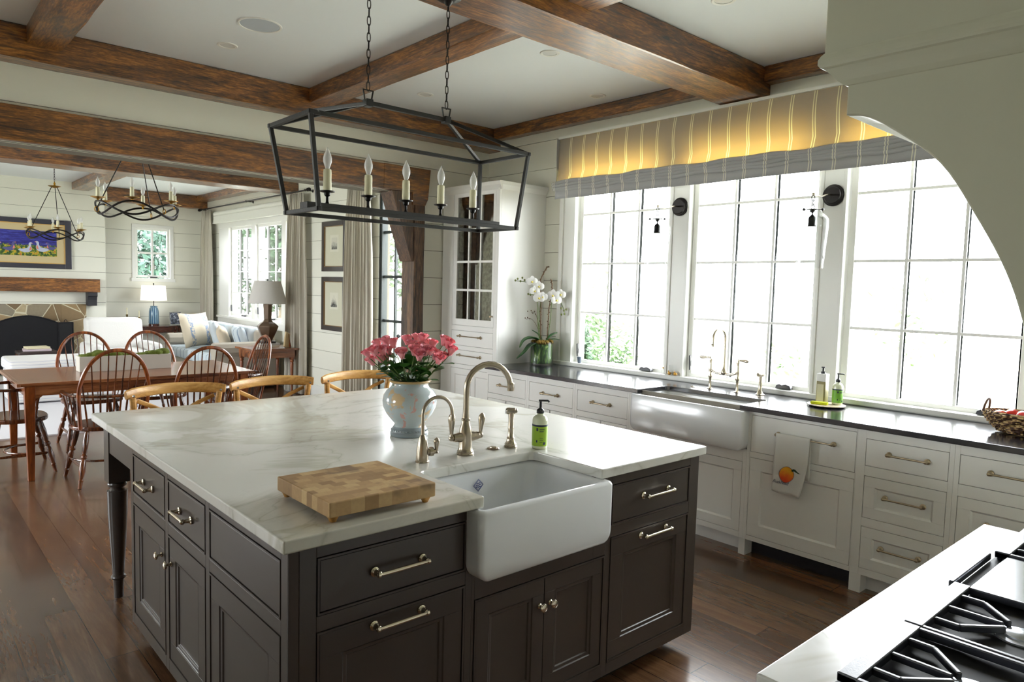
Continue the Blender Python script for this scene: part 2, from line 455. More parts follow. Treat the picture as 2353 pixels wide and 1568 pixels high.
# chimney breast with shiplap
FC = Face('y', 13.40, -1)
bm = new()
for k in range(-1, 16):
    a, b = max(SH0+k*SH+.0023, 0), min(SH0+(k+1)*SH-.0023, CEIL)
    if b > a: box(bm, 0.45, 2.83, 13.40, 13.415, a, b)
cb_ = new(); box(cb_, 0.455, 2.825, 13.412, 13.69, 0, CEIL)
obj('shaded_backing', cb_, GAP, struct('wall_chimney', bm, WHITE))

# baseboards
def baseb(name, boxes):
    bm = new()
    for b in boxes:
        box(bm, *b, 0, 0.15)
        x0, x1, y0, y1 = b
        box(bm, x0+(.004 if x1-x0 < .03 else 0), x1, y0+(.004 if y1-y0 < .03 else 0), y1, .15, .165)
    struct(name, bm, TRIM, bev=.002)
baseb('baseboard_right', [(4.502, 4.52, 5.66, 6.20), (4.502, 4.52, 7.60, 13.68)])
baseb('baseboard_far', [(2.84, 4.50, 13.682, 13.70)])
baseb('baseboard_back', [(3.76, 3.965, 5.462, 5.48)])

# ---- windows of the kitchen wall
def muntin_window(name, F, u0, u1, v0, v1, cols, rows, dark=True, latch=None, sash=0.040, gx=-0.055, mw=0.017, rows_at=None, frame_out=0.0):
    """casement: painted sash, muntins white inside and dark outside, one sheet of glass"""
    w = struct(name, (lambda b: (F.box(b, u0-sash, u1+sash, v0-sash, v0, gx-.02, gx+.022), F.box(b, u0-sash, u1+sash, v1, v1+sash, gx-.02, gx+.022),
              F.box(b, u0-sash, u0, v0, v1, gx-.02, gx+.022), F.box(b, u1, u1+sash, v0, v1, gx-.02, gx+.022), b)[-1])(new()), TRIM, bev=.003)
    us = [u0+(u1-u0)*k/cols for k in range(1, cols)]
    vs = rows_at or [v0+(v1-v0)*k/rows for k in range(1, rows)]
    bm = new()
    for u in us: F.box(bm, u-mw/2, u+mw/2, v0, v1, gx, gx+.014)
    for v in vs: F.box(bm, u0, u1, v-mw/2, v+mw/2, gx, gx+.013)
    obj('muntins', bm, TRIM, w)
    if dark:
        bm = new()
        for u in us + [u0+.004]: F.box(bm, u-mw/2, u+mw/2, v0, v1, gx-.030, gx-.004)
        for v in vs: F.box(bm, u0, u1, v-mw/2+.003, v+mw/2-.003, gx-.017, gx-.004)
        tag(obj('outer_muntins', bm, plain('dark_outer_paint', srgb(10, 12, 12), 1.0, spec=0.0), w), 'dark outer glazing bars')
    bm = new(); F.box(bm, u0, u1, v0, v1, gx-.004, gx)
    tag(obj('glass_pane', bm, GLASS, w), 'clear glass')
    return w
FW = Face('x', WX, -1)
rz = [1.385, 1.803, 2.222]
KW = []
for i, (a, b) in enumerate([(3.325, 4.215), (2.165, 3.062), (1.010, 1.915)]):
    w = muntin_window('window_%d' % (i+1), FW, a, b, 0.975, 2.63, 3, 4, rows_at=rz, gx=-.05)
    KW.append(w)
    # crank housing and lever lock, black
    bm = new(); cu = a + .13 if i == 0 else (a+.14 if i == 1 else a+.12)
    prism(bm, [(cu-.055, .952), (cu+.055, .952), (cu+.050, .972), (cu+.030, .984), (cu+.01, .978), (cu-.015, .986), (cu-.045, .978)], 'x', 4.490, 4.530)
    tag(obj('crank_housing', bm, BLACKP, w, smooth=False, bev=.004), 'black crank housing')
    if i == 2: continue
    bm = new(); lu = b + .002
    bar(bm, (4.535, lu, 1.0), (4.528, lu, 1.11), .012, .016); box(bm, 4.53, 4.548, lu-.008, lu+.008, 1.03, 1.07)
    obj('lock_lever', bm, BLACKP, w, bev=.002)
# casing, pillars, sill and head
bm = new()
box(bm, 4.500, 4.665, 3.105, 3.270, .94, 2.70); box(bm, 4.500, 4.665, 1.960, 2.125, .94, 2.70)
for yy in (3.105, 3.270-.02, 1.960, 2.125-.02): box(bm, 4.492, 4.502, yy, yy+.02, .95, 2.70)
box(bm, 4.49, 4.665, 4.262, 4.33, .94, 2.70); box(bm, 4.498, 4.52, 4.31, 4.43, .93, 2.80); box(bm, 4.485, 4.50, 4.40, 4.445, .93, 2.80)

box(bm, 4.49, 4.665, 0.86, 0.965, .94, 2.70); box(bm, 4.498, 4.52, 0.76, 0.87, .93, 2.80)
box(bm, 4.49, 4.665, 0.90, 4.30, 2.675, 2.72); box(bm, 4.498, 4.52, 0.76, 4.43, 2.70, 2.82)
struct('trim_1', bm, TRIM, bev=.002)
bm = new(); box(bm, 4.462, 4.665, 0.74, 4.46, .917, .948); box(bm, 4.475, 4.49, 0.76, 4.44, .905, .919)
struct('trim_2', bm, TRIM, bev=.004)

# ---- living room windows
for i, (a, b) in enumerate([(11.46, 12.38), (10.31, 11.23), (9.66, 10.08)]):
    w = muntin_window('window_%d' % (i+4), FW, a, b, 1.02, 2.44, 3 if b-a > .6 else 2, 4, gx=-.05)
    bm = new(); bar(bm, (4.535, b, 1.05), (4.53, b, 1.16), .014, .018); obj('lock_lever', bm, BLACKP, w)
    bm = new(); box(bm, 4.49, 4.53, a+.25, a+.36, .985, 1.01); obj('crank_housing', bm, BLACKP, w, bev=.005)
bm = new()
for a, b in ((12.42, 12.88), (11.27, 11.42), (10.12, 10.27), (9.54, 9.62)): box(bm, 4.50, 4.665, a, b, .95, 2.53)
box(bm, 4.498, 4.665, 9.5, 12.90, 2.48, 2.60)
box(bm, 4.46, 4.665, 9.5, 12.92, .93, .965); box(bm, 4.49, 4.52, 9.5, 12.92, .84, .93)
struct('trim_3', bm, TRIM, bev=.003)
# ---- small window in the far wall
w = muntin_window('window_7', FF, 3.40, 3.88, 1.63, 2.42, 2, 2, gx=-.05, mw=.035, dark=False)
bm = new()
for q in ((3.30, 3.36, 1.58, 2.46), (3.92, 3.98, 1.58, 2.46)): box(bm, q[0], q[1], 13.68, 13.80, q[2], q[3])
box(bm, 3.30, 3.98, 13.68, 13.80, 2.46, 2.52); box(bm, 3.28, 4.0, 13.66, 13.80, 1.52, 1.58)
struct('trim_4', bm, TRIM, bev=.003)
bm = new(); box(bm, 3.58, 3.70, 13.655, 13.69, 1.585, 1.61); obj('crank_housing', bm, BLACKP, w, bev=.004)
# ---- steel french door
STEELG = plain('dark_green_steel', srgb(38, 46, 44), .5)
FD = Face('x', WX, -1)
bm = new()
y0, y1 = 6.28, 7.53; W_ = .045
for a, b, c, d in ((y0, y0+W_, .0, 2.76), (y1-W_, y1, 0, 2.76), (y0, y1, 2.70, 2.76), (6.90-W_/2, 6.90+W_/2+.02, .02, 2.70), (y0, y1, .02, .30)):
    FD.box(bm, a, b, c, d, -.10, -.02)
dr = struct('door_1', bm, STEELG, bev=.003)
bm = new()
for u in (7.232, 6.60): FD.box(bm, u-.014, u+.014, .3, 2.70, -.075, -.045)
for v in (2.205, 1.672, 1.142, .63): FD.box(bm, y0, y1, v-.016, v+.016, -.078, -.048)
obj('muntins', bm, STEELG, dr)
bm = new(); FD.box(bm, y0+.03, y1-.03, .3, 2.70, -.064, -.058); obj('glass_pane', bm, GLASS, dr)
bm = new(); turn(bm, (4.54, 7.01, .985), (4.47, 7.01, .985), [(0, .02), (.15, .02), (.3, .008), (.6, .008), (.7, .024), (.9, .024), (1, .012)], 16)
tag(obj('door_knob', bm, BLACKP, dr, smooth=True), 'round black knob')
# unseen windows added in the left wall to fill the room with light
for i, (F_, a, b, c_, d_) in enumerate(((FL, 6.6, 10.2, .8, 2.4), (FL, 3.2, 4.2, 1.0, 2.1))):
    n = max(1, int((b-a)/0.95)); bm = new()
    for k in range(n+1):
        u = a+(b-a)*k/n; F_.box(bm, max(u-.04, a), min(u+.04, b), c_, d_, -.12, -.05)
    for v in (c_, (c_+d_)/2, d_-.04): F_.box(bm, a, b, v, v+.04, -.12, -.05)
    struct('window_%d' % (8+i), bm, TRIM)

# ---- outdoors: paving / lawn
bm = new(); box(bm, -30, 60, -30, 60, -0.5, -0.35)
gm, t_, b_ = nt('pale_lawn_and_paving')
t_.links.new(ramp(t_, noisen(t_, coords(t_), .35, 4), [(.4, srgb(196, 198, 176)), (.6, srgb(222, 220, 206))]), b_.inputs['Base Color']); b_.inputs['Roughness'].default_value = .9
struct('ground', bm, gm)

# ---------------------------------------------------------------- timber
def timber(name, label, x0, x1, y0, y1, z0, z1, axis, m, cat='beam', group=None, j=0.004, seed=1, parent=None):
    rnd = random.Random(seed); L = [x1-x0, y1-y0, z1-z0][axis]; n = max(2, int(L/0.22)); bm = new(); rings = []
    o = [a for a in (0, 1, 2) if a != axis]; lo = [x0, y0, z0]; hi = [x1, y1, z1]
    c = .007
    for k in range(n+1):
        t = lo[axis] + L*k/n; ring = []
        du = [rnd.uniform(-j, j) for _ in range(4)]
        sec = [(lo[o[0]]+c, lo[o[1]]), (hi[o[0]]-c, lo[o[1]]), (hi[o[0]], lo[o[1]]+c), (hi[o[0]], hi[o[1]]-c), (hi[o[0]]-c, hi[o[1]]), (lo[o[0]]+c, hi[o[1]]), (lo[o[0]], hi[o[1]]-c), (lo[o[0]], lo[o[1]]+c)]
        for q, (a, b) in enumerate(sec):
            p = [0, 0, 0]; p[axis] = t
            a += (du[0] if q in (2, 3) else (-du[1] if q in (6, 7) else 0)) * (0 if k in (0,) else 1)
            b += (-abs(du[2]) if q in (0, 1) else 0)*-1
            p[o[0]] = a; p[o[1]] = b; ring.append(bm.verts.new(p))
        rings.append(ring)
    for A, B in zip(rings, rings[1:]):
        for i in range(8): bm.faces.new((A[i], A[(i+1) % 8], B[(i+1) % 8], B[i]))
    bm.faces.new(rings[0][::-1]); bm.faces.new(rings[-1])
    ob = obj(name, bm, m, parent, smooth=True, angle=25)
    if not parent: tag(ob, label, cat, group)
    return ob
CG = 'timber ceiling beams'
timber('ceiling_beam', 'thickest hewn beam over the island, its underside shining with window glare', -3.39, 4.515, 2.52, 2.84, 2.885, 3.088, 0, BEAMX, group=CG, seed=1)
timber('ceiling_beam', 'long brown beam along the top of the dividing wall, above the cream band', -3.39, 4.515, 5.30, 5.478, 2.885, 3.088, 0, BEAMX, group=CG, seed=2)
timber('ceiling_beam', 'shallow edge beam on the window wall above the left part of the striped shade', 4.42, 4.515, 2.845, 5.295, 2.98, 3.088, 1, BEAMY, group=CG, seed=3)
timber('ceiling_beam', 'short edge beam between thick beam and range hood', 4.42, 4.515, -0.14, 2.515, 2.98, 3.088, 1, BEAMY, group=CG, seed=4)
timber('ceiling_beam', 'cross beam meeting the dividing wall beam behind the lantern chains', 2.54, 2.73, 2.845, 5.295, 2.975, 3.088, 1, BEAMY, group=CG, seed=5)
timber('ceiling_beam', 'weathered cross beam at the upper left corner of the photo', 0.71, 0.90, 2.845, 5.295, 2.975, 3.088, 1, BEAMY, group=CG, seed=6)
timber('ceiling_beam', 'cross beam entering the thick beam at the top edge of the photo', 2.54, 2.73, -0.14, 2.515, 2.975, 3.088, 1, BEAMY, group=CG, seed=7)
timber('ceiling_beam', 'brown beam across the living room, seen just below the header', -3.39, 4.515, 9.73, 10.15, 2.86, 3.088, 0, BEAMX, group=CG, seed=8)
timber('ceiling_beam', 'pale lit beam running to the chimney in the living room', 2.36, 2.60, 10.155, 13.395, 2.97, 3.088, 1, BEAMY, group=CG, seed=9)
timber('ceiling_beam', 'edge beam on the far wall above the small window', 2.84, 4.515, 13.50, 13.695, 2.86, 3.088, 0, BEAMX, group=CG, seed=10)
timber('ceiling_beam', 'edge beam over the curtain rod in the living room', 4.33, 4.515, 10.155, 13.495, 2.985, 3.088, 1, BEAMY, group=CG, seed=11)
# header, post and brace
bm = new()
n = 26
xs = [-3.39 + (3.30+3.39)*k/n for k in range(n+1)]
rnd = random.Random(4)
prev = None
for k, x in enumerate(xs):
    q = [(5.425+rnd.uniform(-.003, .003), 2.408+rnd.uniform(0, .004)), (5.66, 2.41+rnd.uniform(0, .003)), (5.66, 2.63), (5.425+rnd.uniform(-.003, .003), 2.628)]
    ring = [bm.verts.new((x, a, b)) for a, b in q]
    if prev:
        for i in range(4): bm.faces.new((prev[i], prev[(i+1) % 4], ring[(i+1) % 4], ring[i]))
    else: bm.faces.new(ring[::-1])
    prev = ring
hx = [(3.30, 2.41), (3.60, 2.41), (3.60, 2.30), (3.735, 2.30), (3.765, 2.36), (3.79, 2.63), (3.30, 2.63)]
prism(bm, hx, 'y', 5.42, 5.66)
tag(obj('header_beam', bm, BEAMX, bev=.004), 'deep hewn header beam over the opening to the dining room, resting on the post', 'beam')
timber('timber_post', 'dark rustic timber post at the right end of the dining opening', 3.625, 3.735, 5.42, 5.63, 0.0, 2.30, 2, BEAMZ, cat='post', j=.003, seed=20)
bm = new(); prism(bm, [(3.385, 2.408), (3.50, 2.408), (3.623, 2.10), (3.623, 1.795), (3.60, 1.795)], 'y', 5.43, 5.625)
prism(bm, [(3.50, 2.408), (3.623, 2.408), (3.623, 2.09)], 'y', 5.436, 5.62)
tag(obj('timber_brace', bm, BEAMZ, bev=.004), 'slanting timber knee brace between post and header', 'brace')

# ceiling fittings
def can(x, y, label, lit=False, first=None):
    if first:
        c = copy_tree(first); c.location = (x, y, CEIL); c['label'] = label; return c
    t = thing('recessed_light', label, 'ceiling light', (x, y, CEIL), 'recessed ceiling lights')
    bm = new(); lathe(bm, (0, 0, 0), [(-.001, .046), (-.004, .047), (-.006, .060), (-.003, .064), (0, .064)], 32, cap=False); obj('trim_ring', bm, TRIM, t, smooth=True)
    bm = new(); lathe(bm, (0, 0, 0), [(-.0008, .0465), (-.0006, .03), (-.0004, .001)], 32, cap=False); obj('lamp_lens', bm, plain('lens', srgb(216, 216, 212), .3), t)
    return t
c0 = can(1.722, 4.766, 'small recessed light beside the round speaker grille')
can(3.263, 3.368, 'recessed light near the bright thick beam', first=c0)
can(3.277, 4.785, 'recessed light between the two lantern chains', first=c0)
can(4.224, 3.811, 'faint recessed light nearest the left part of the window shade', first=c0)
can(3.30, 2.13, 'recessed light cut by the top edge of the photo near the hood', first=c0)
sp = thing('ceiling_speaker', 'round grey speaker grille set in the white ceiling', 'speaker', (1.728, 4.252, CEIL))
bm = new(); lathe(bm, (0, 0, 0), [(-.001, .112), (-.005, .114), (-.006, .124), (0, .126)], 48, cap=False); obj('rim', bm, TRIM, sp, smooth=True)
gm, t_, b_ = nt('speaker_mesh'); b_.inputs['Base Color'].default_value = srgb(176, 182, 188); b_.inputs['Roughness'].default_value = .6
bump(t_, b_, noisen(t_, coords(t_), 500, 1), .4, .002)
bm = new(); lathe(bm, (0, 0, 0), [(-.002, .113), (-.003, .06), (-.003, .001)], 48, cap=False); obj('grille', bm, gm, sp)
# ================================================================ ISLAND
isl = thing('kitchen_island', 'large dark brown island cabinet with turned corner legs under white marble', 'kitchen island', (1.7, 2.7, 0))
IO = (1.7, 2.7, 0)
F1 = Face('y', 1.735, -1)          # sink side
F2 = Face('x', 0.790, -1)          # left side
ops1 = [(0.862, 1.376, .668, .834), (0.862, 1.376, .118, .624), (1.414, 2.057, .118, .562), (2.087, 2.604, .668, .831), (2.087, 2.604, .118, .624)]
ops2 = [(2.850, 3.306, .655, .826), (2.398, 2.812, .655, .826), (1.800, 2.362, .655, .826), (2.850, 3.306, .118, .612), (2.398, 2.812, .118, .612), (1.800, 2.362, .118, .612)]
bm = new()
face_frame(bm, F1, (0.812, 2.668, .07, .876), ops1 + [(1.402, 1.988, .668, .90)])
face_frame(bm, F2, (1.757, 3.345, .07, .876), ops2)
# chamfered corner
prism(bm, [(0.790, 1.757), (0.812, 1.735), (0.812, 1.757)], 'z', .07, .876)
obj('face_frame', bm, ISL, isl, IO, bev=.0015)
bm = new(); beads(bm, F1, ops1); beads(bm, F2, ops2); obj('bead_trim', bm, ISL, isl, IO)
bm = new()
box(bm, .812, 1.40, 1.757, 3.34, .07, .876); box(bm, 2.04, 2.666, 1.757, 3.34, .07, .876)
box(bm, 1.40, 2.04, 1.757, 3.34, .07, .600); box(bm, 1.40, 2.04, 2.14, 3.34, .60, .876)
obj('carcass', bm, ISLG, isl, IO)
bm = new(); box(bm, .8, 2.66, 3.34, 3.345, .07, .876); box(bm, 2.664, 2.668, 1.74, 3.34, .07, .876); obj('end_panels', bm, ISL, isl, IO)
bm = new(); box(bm, .87, 2.515, 1.81, 3.27, 0, .07); obj('toe_kick', bm, ISLG, isl, IO)
def front(parent, org, F, o, kind, hnd=None, m=ISL, rail=.058, name=None):
    g = .011
    u0, u1, v0, v1 = o[0]+g, o[1]-g, o[2]+g, o[3]-g
    d = obj(name or kind, shaker(F, u0, u1, v0, v1, rail, panel=(rail > 0), w=-.001), m, parent, org, bev=.0012)
    for h in (hnd or []):
        if h[0] == 'pull': obj('handle', pull(F, h[1], h[2], h[3]), h[4] if len(h) > 4 else NICKEL, d, org, smooth=True)
        else: obj('knob', knob(F, h[1], h[2]), h[3] if len(h) > 3 else NICKEL, d, org, smooth=True)
    return d
front(isl, IO, F1, ops1[0], 'drawer', [('pull', 1.123, .752, .165)], rail=0)
front(isl, IO, F1, ops1[1], 'door', [('pull', 1.123, .592, .165)], rail=.07)
o = ops1[2]; mid = (o[0]+o[1])/2
front(isl, IO, F1, (o[0], mid+.0095, o[2], o[3]), 'door', [('knob', 1.712, .457)], rail=.055)
front(isl, IO, F1, (mid-.0095, o[1], o[2], o[3]), 'door', [('knob', 1.765, .457)], rail=.055)
front(isl, IO, F1, ops1[3], 'drawer', [('pull', 2.362, .757, .165)], rail=0)
front(isl, IO, F1, ops1[4], 'door', [('pull', 2.355, .594, .165)], rail=.07)
front(isl, IO, F2, ops2[0], 'drawer', [('pull', 3.075, .738, .13)], rail=0)
front(isl, IO, F2, ops2[1], 'drawer', [('pull', 2.605, .738, .13)], rail=0)
front(isl, IO, F2, ops2[2], 'panel', rail=0)
front(isl, IO, F2, ops2[3], 'door', [('knob', 2.895, .507)], rail=.07)
front(isl, IO, F2, ops2[4], 'door', [('knob', 2.775, .507)], rail=.07)
front(isl, IO, F2, ops2[5], 'panel', rail=.075)
# aprons of the overhang and turned legs
bm = new()
box(bm, .800, .822, 3.345, 3.83, .735, .876); box(bm, 2.636, 2.658, 3.345, 3.83, .735, .876); box(bm, .83, 2.63, 3.835, 3.857, .735, .876)
obj('apron', bm, ISL, isl, IO, bev=.002)
for lx in (.842, 2.616):
    bm = new(); c = (lx, 3.818, 0); h = .046
    box(bm, lx-h, lx+h, 3.818-h, 3.818+h, .585, .876)
    lathe(bm, c, [(.585, .030), (.580, .040), (.572, .043), (.562, .040), (.556, .031), (.548, .029), (.542, .034), (.538, .0455), (.530, .0455), (.52, .0450), (.42, .043), (.30, .037), (.17, .029), (.115, .0255), (.111, .031), (.104, .034), (.097, .031), (.093, .025), (.088, .024), (.04, .022), (0, .021)], 32)
    obj('leg', bm, ISL, isl, IO, smooth=True, angle=30)
# marble top
def slab(name, outline, z0, z1, m, label, cat, bev=.004):
    bm = new(); prism(bm, outline, 'z', z0, z1)
    c = (sum(p[0] for p in outline)/len(outline), sum(p[1] for p in outline)/len(outline), z0)
    bmesh.ops.translate(bm, verts=bm.verts[:], vec=-Vector(c))
    o = obj(name, bm, m, bev=bev, bseg=3); o.location = c
    return tag(o, label, cat)
slab('island_countertop', [(.752, 1.700), (1.418, 1.700), (1.418, 2.045), (1.425, 2.062), (1.442, 2.072), (1.958, 2.072), (1.976, 2.062), (1.983, 2.045), (1.983, 1.700), (2.668, 1.700), (2.668, 3.905), (.752, 3.905)], .8765, .914, MARBLE,
     'white marble island top with grey-green veins and a notch for the sink', 'countertop', .005)
# fireclay sinks
def rrect(x0, x1, y0, y1, r, n=6, corners=(1, 1, 1, 1)):
    P = []
    for (cx, cy_, a0, k) in ((x1-r, y1-r, 0, 0), (x0+r, y1-r, 90, 1), (x0+r, y0+r, 180, 2), (x1-r, y0+r, 270, 3)):
        if corners[k]:
            for i in range(n+1):
                a = math.radians(a0+90*i/n); P.append((cx+r*math.cos(a), cy_+r*math.sin(a)))
        else: P.append((cx+(r if k in (0, 3) else -r), cy_+(r if k in (0, 1) else -r)))
    return P
def sink_bm(x0, x1, y0, y1, z0, z1, wall, r, depth):
    bm = new(); n = 6
    ax_ = (x1-x0) > (y1-y0)
    def loop(i, z, rr, j=None):
        j = i if j is None else j; a, b = (i, j) if ax_ else (j, i)
        return [bm.verts.new((px, py, z)) for px, py in rrect(x0+a, x1-a, y0+b, y1-b, rr, n)]
    RC = .055; L = [loop(RC, z0, .008, .022)] + [loop(RC*(1-math.sin(a)), z0+RC*(1-math.cos(a)), max(.008, r*math.sin(a)), .022*(1-math.sin(a))**1.5) for a in (.25, .5, .8, 1.1, 1.35, PI/2)] + [loop(0, z1-.012, r), loop(.004, z1-.003, r), loop(.012, z1, r), loop(wall-.012, z1, max(r-.01, .01)), loop(wall-.003, z1-.004, max(r-.01, .01)),
         loop(wall, z1-.015, .04), loop(wall+.006, z1-depth+.05, .05), loop(wall+.02, z1-depth+.015, .05), loop(wall+.06, z1-depth, .05)]
    for a, b in zip(L, L[1:]):
        k = len(a)
        for i in range(k): bm.faces.new((a[i], a[(i+1) % k], b[(i+1) % k], b[i]))
    bm.faces.new(L[0][::-1]); bm.faces.new(L[-1]); return bm
sk = obj('farmhouse_sink', sink_bm(1.376, 2.012, 1.662, 2.112, .640, .8755, .034, .022, .21), FIRECLAY, smooth=True, angle=60)
tag(sk, 'small white apron-front sink set in the dark island', 'sink')
# its blue diamond mark on the inner back wall (maker's crest: waves in a diamond)
bm = new()
def dia(bm, cx, cz, s, y, w):
    P = [(cx, cz+s), (cx+s, cz), (cx, cz-s), (cx-s, cz)]
    for a, b in zip(P, P[1:]+P[:1]): bar(bm, (a[0], y, a[1]), (b[0], y, b[1]), .0008, w, up=(0, 0, 1))
yb = 2.0725
dia(bm, 1.696, .818, .024, yb, .0016); dia(bm, 1.696, .818, .020, yb, .0010)
for k in range(3):
    zc = .810 + .007*k; w = .013 - .003*abs(k-0.7)
    tube(bm, [(1.696-w, yb, zc), (1.696-w*.5, yb, zc+.003), (1.696, yb, zc), (1.696+w*.5, yb, zc+.003), (1.696+w, yb, zc+.001)], .0014, 5)
tag(obj('maker_mark', bm, plain('blue_enamel', srgb(38, 60, 130), .3), sk), 'blue diamond mark with waves')
bm = new(); lathe(bm, (1.69, 1.9, .6655), [(0, .045), (.003, .045), (.004, .038), (.002, .03), (.002, .001)], 24); obj('drain', bm, BRUSHED, sk, smooth=True)

# ---- faucets on the island
def gooseneck(x, y, z0, rise, r_arc, ang, tr, drop):
    """pipe going up then over; ang = heading of the spout"""
    P = [(x, y, z0), (x, y, z0+rise*.5), (x, y, z0+rise)]
    d = Vector((math.cos(ang), math.sin(ang), 0)); c = Vector((x, y, z0+rise)) + d*r_arc
    for k in range(1, 13):
        a = PI - PI*k/12*.97; P.append(tuple(c + d*(r_arc*math.cos(a)) + Vector((0, 0, r_arc*math.sin(a)))))
    e = Vector(P[-1]); P.append(tuple(e + Vector((0, 0, -drop)) + d*.002))
    return P
def lever(bm, p0, p1, s=1.0):
    turn(bm, p0, p1, [(0, .007*s), (.06, .009*s), (.12, .007*s), (.2, .0065*s), (.45, .009*s), (.72, .0125*s), (.85, .012*s), (.94, .008*s), (1, .003*s)], 14)
mf = thing('kitchen_faucet', 'tall brushed nickel gooseneck faucet with two side levers on the island', 'faucet', (1.715, 2.183, .914))
fo = (1.715, 2.183, .914)
bm = new(); lathe(bm, fo, [(0, .034), (.006, .035), (.010, .032), (.014, .033), (.020, .029), (.030, .026), (.060, .0265), (.085, .026), (.105, .024), (.118, .019), (.135, .0155), (.137, .0175), (.143, .0175), (.146, .0145), (.165, .0125), (.185, .0125)], 28)
turn(bm, (1.66, 2.19, .985), (1.775, 2.176, .985), [(0, .014), (.06, .0165), (.12, .016), (.2, .019), (.3, .02), (.7, .02), (.8, .019), (.88, .016), (.94, .0165), (1, .014)], 20)
obj('body', bm, BRUSHED, mf, fo, smooth=True)
ang = math.radians(-14)
P = gooseneck(1.715, 2.183, 1.09, .085, .097, ang, .0125, .012)
P = [Vector(p) for p in P]
bm = new(); tube(bm, P, .0118, 16); e = P[-1]; turn(bm, e+Vector((0, 0, .022)), e+Vector((0, 0, -.012)), [(0, .0125), (.1, .0145), (.3, .0145), (.35, .0135), (1, .0138)], 16)
obj('spout', bm, BRUSHED, mf, fo, smooth=True)
for p0, p1 in (((1.652, 2.191, .985), (1.646, 2.184, 1.085)), ((1.783, 2.175, .985), (1.788, 2.170, 1.075))):
    bm = new(); ball(bm, p0, .013, 2); lever(bm, p0, p1, 1.15); obj('lever', bm, BRUSHED, mf, fo, smooth=True)
ff = thing('filter_faucet', 'small brushed nickel filtered-water faucet at the left of the tall one', 'faucet', (1.509, 2.181, .914)); fo = (1.509, 2.181, .914)
bm = new(); lathe(bm, fo, [(0, .026), (.004, .0265), (.008, .024), (.012, .0245), (.03, .0235), (.06, .0205), (.085, .016), (.098, .0115), (.103, .0095)], 24)
turn(bm, (1.515, 2.177, .952), (1.556, 2.163, .952), [(0, .012), (.4, .012), (.45, .017), (.62, .018), (.8, .017), (.85, .011), (1, .009)], 18)
obj('body', bm, BRUSHED, ff, fo, smooth=True)
P = [Vector(p) for p in gooseneck(1.509, 2.181, 1.01, .085, .062, math.radians(-8), .007, .035)]
bm = new(); tube(bm, P, .0068, 14); turn(bm, P[-1]+Vector((0, 0, .02)), P[-1]+Vector((0, 0, -.004)), [(0, .0075), (.2, .009), (1, .0085)], 14); obj('spout', bm, BRUSHED, ff, fo, smooth=True)
bm = new(); lever(bm, (1.560, 2.162, .945), (1.557, 2.156, 1.005), .95); obj('lever', bm, BRUSHED, ff, fo, smooth=True)
ss = thing('side_sprayer', 'brushed nickel side sprayer between tall faucet and green soap', 'sprayer', (1.949, 2.177, .914)); fo = (1.949, 2.177, .914)
bm = new(); lathe(bm, fo, [(0, .027), (.005, .028), (.010, .024), (.015, .025), (.022, .020), (.035, .0155), (.040, .0165), (.046, .0125), (.075, .0115), (.08, .0130), (.085, .0115), (.115, .011), (.135, .0125), (.146, .012)], 24)
obj('holder', bm, BRUSHED, ss, fo, smooth=True)
bm = new(); turn(bm, (1.934, 2.190, 1.066), (1.968, 2.160, 1.068), [(0, .0115), (.04, .0135), (.25, .0145), (.6, .013), (.8, .0125), (.84, .0105), (.95, .0105), (1, .008)], 18); obj('head', bm, BRUSHED, ss, fo, smooth=True)
bm = new(); turn(bm, (1.9338, 2.1902, 1.0659), (1.9315, 2.1922, 1.0659), [(0, .011), (1, .0105)], 18); obj('spray_face', bm, BLACKP, ss, fo)
bm = new(); lathe(bm, (1.869, 2.194, .914), [(0, .025), (.003, .026), (.006, .022), (.006, .015), (.010, .014), (.011, .010), (.011, .001)], 28)
tag(obj('air_switch_button', bm, BRUSHED, smooth=True), 'low round nickel push button in the marble beside the sprayer', 'button')

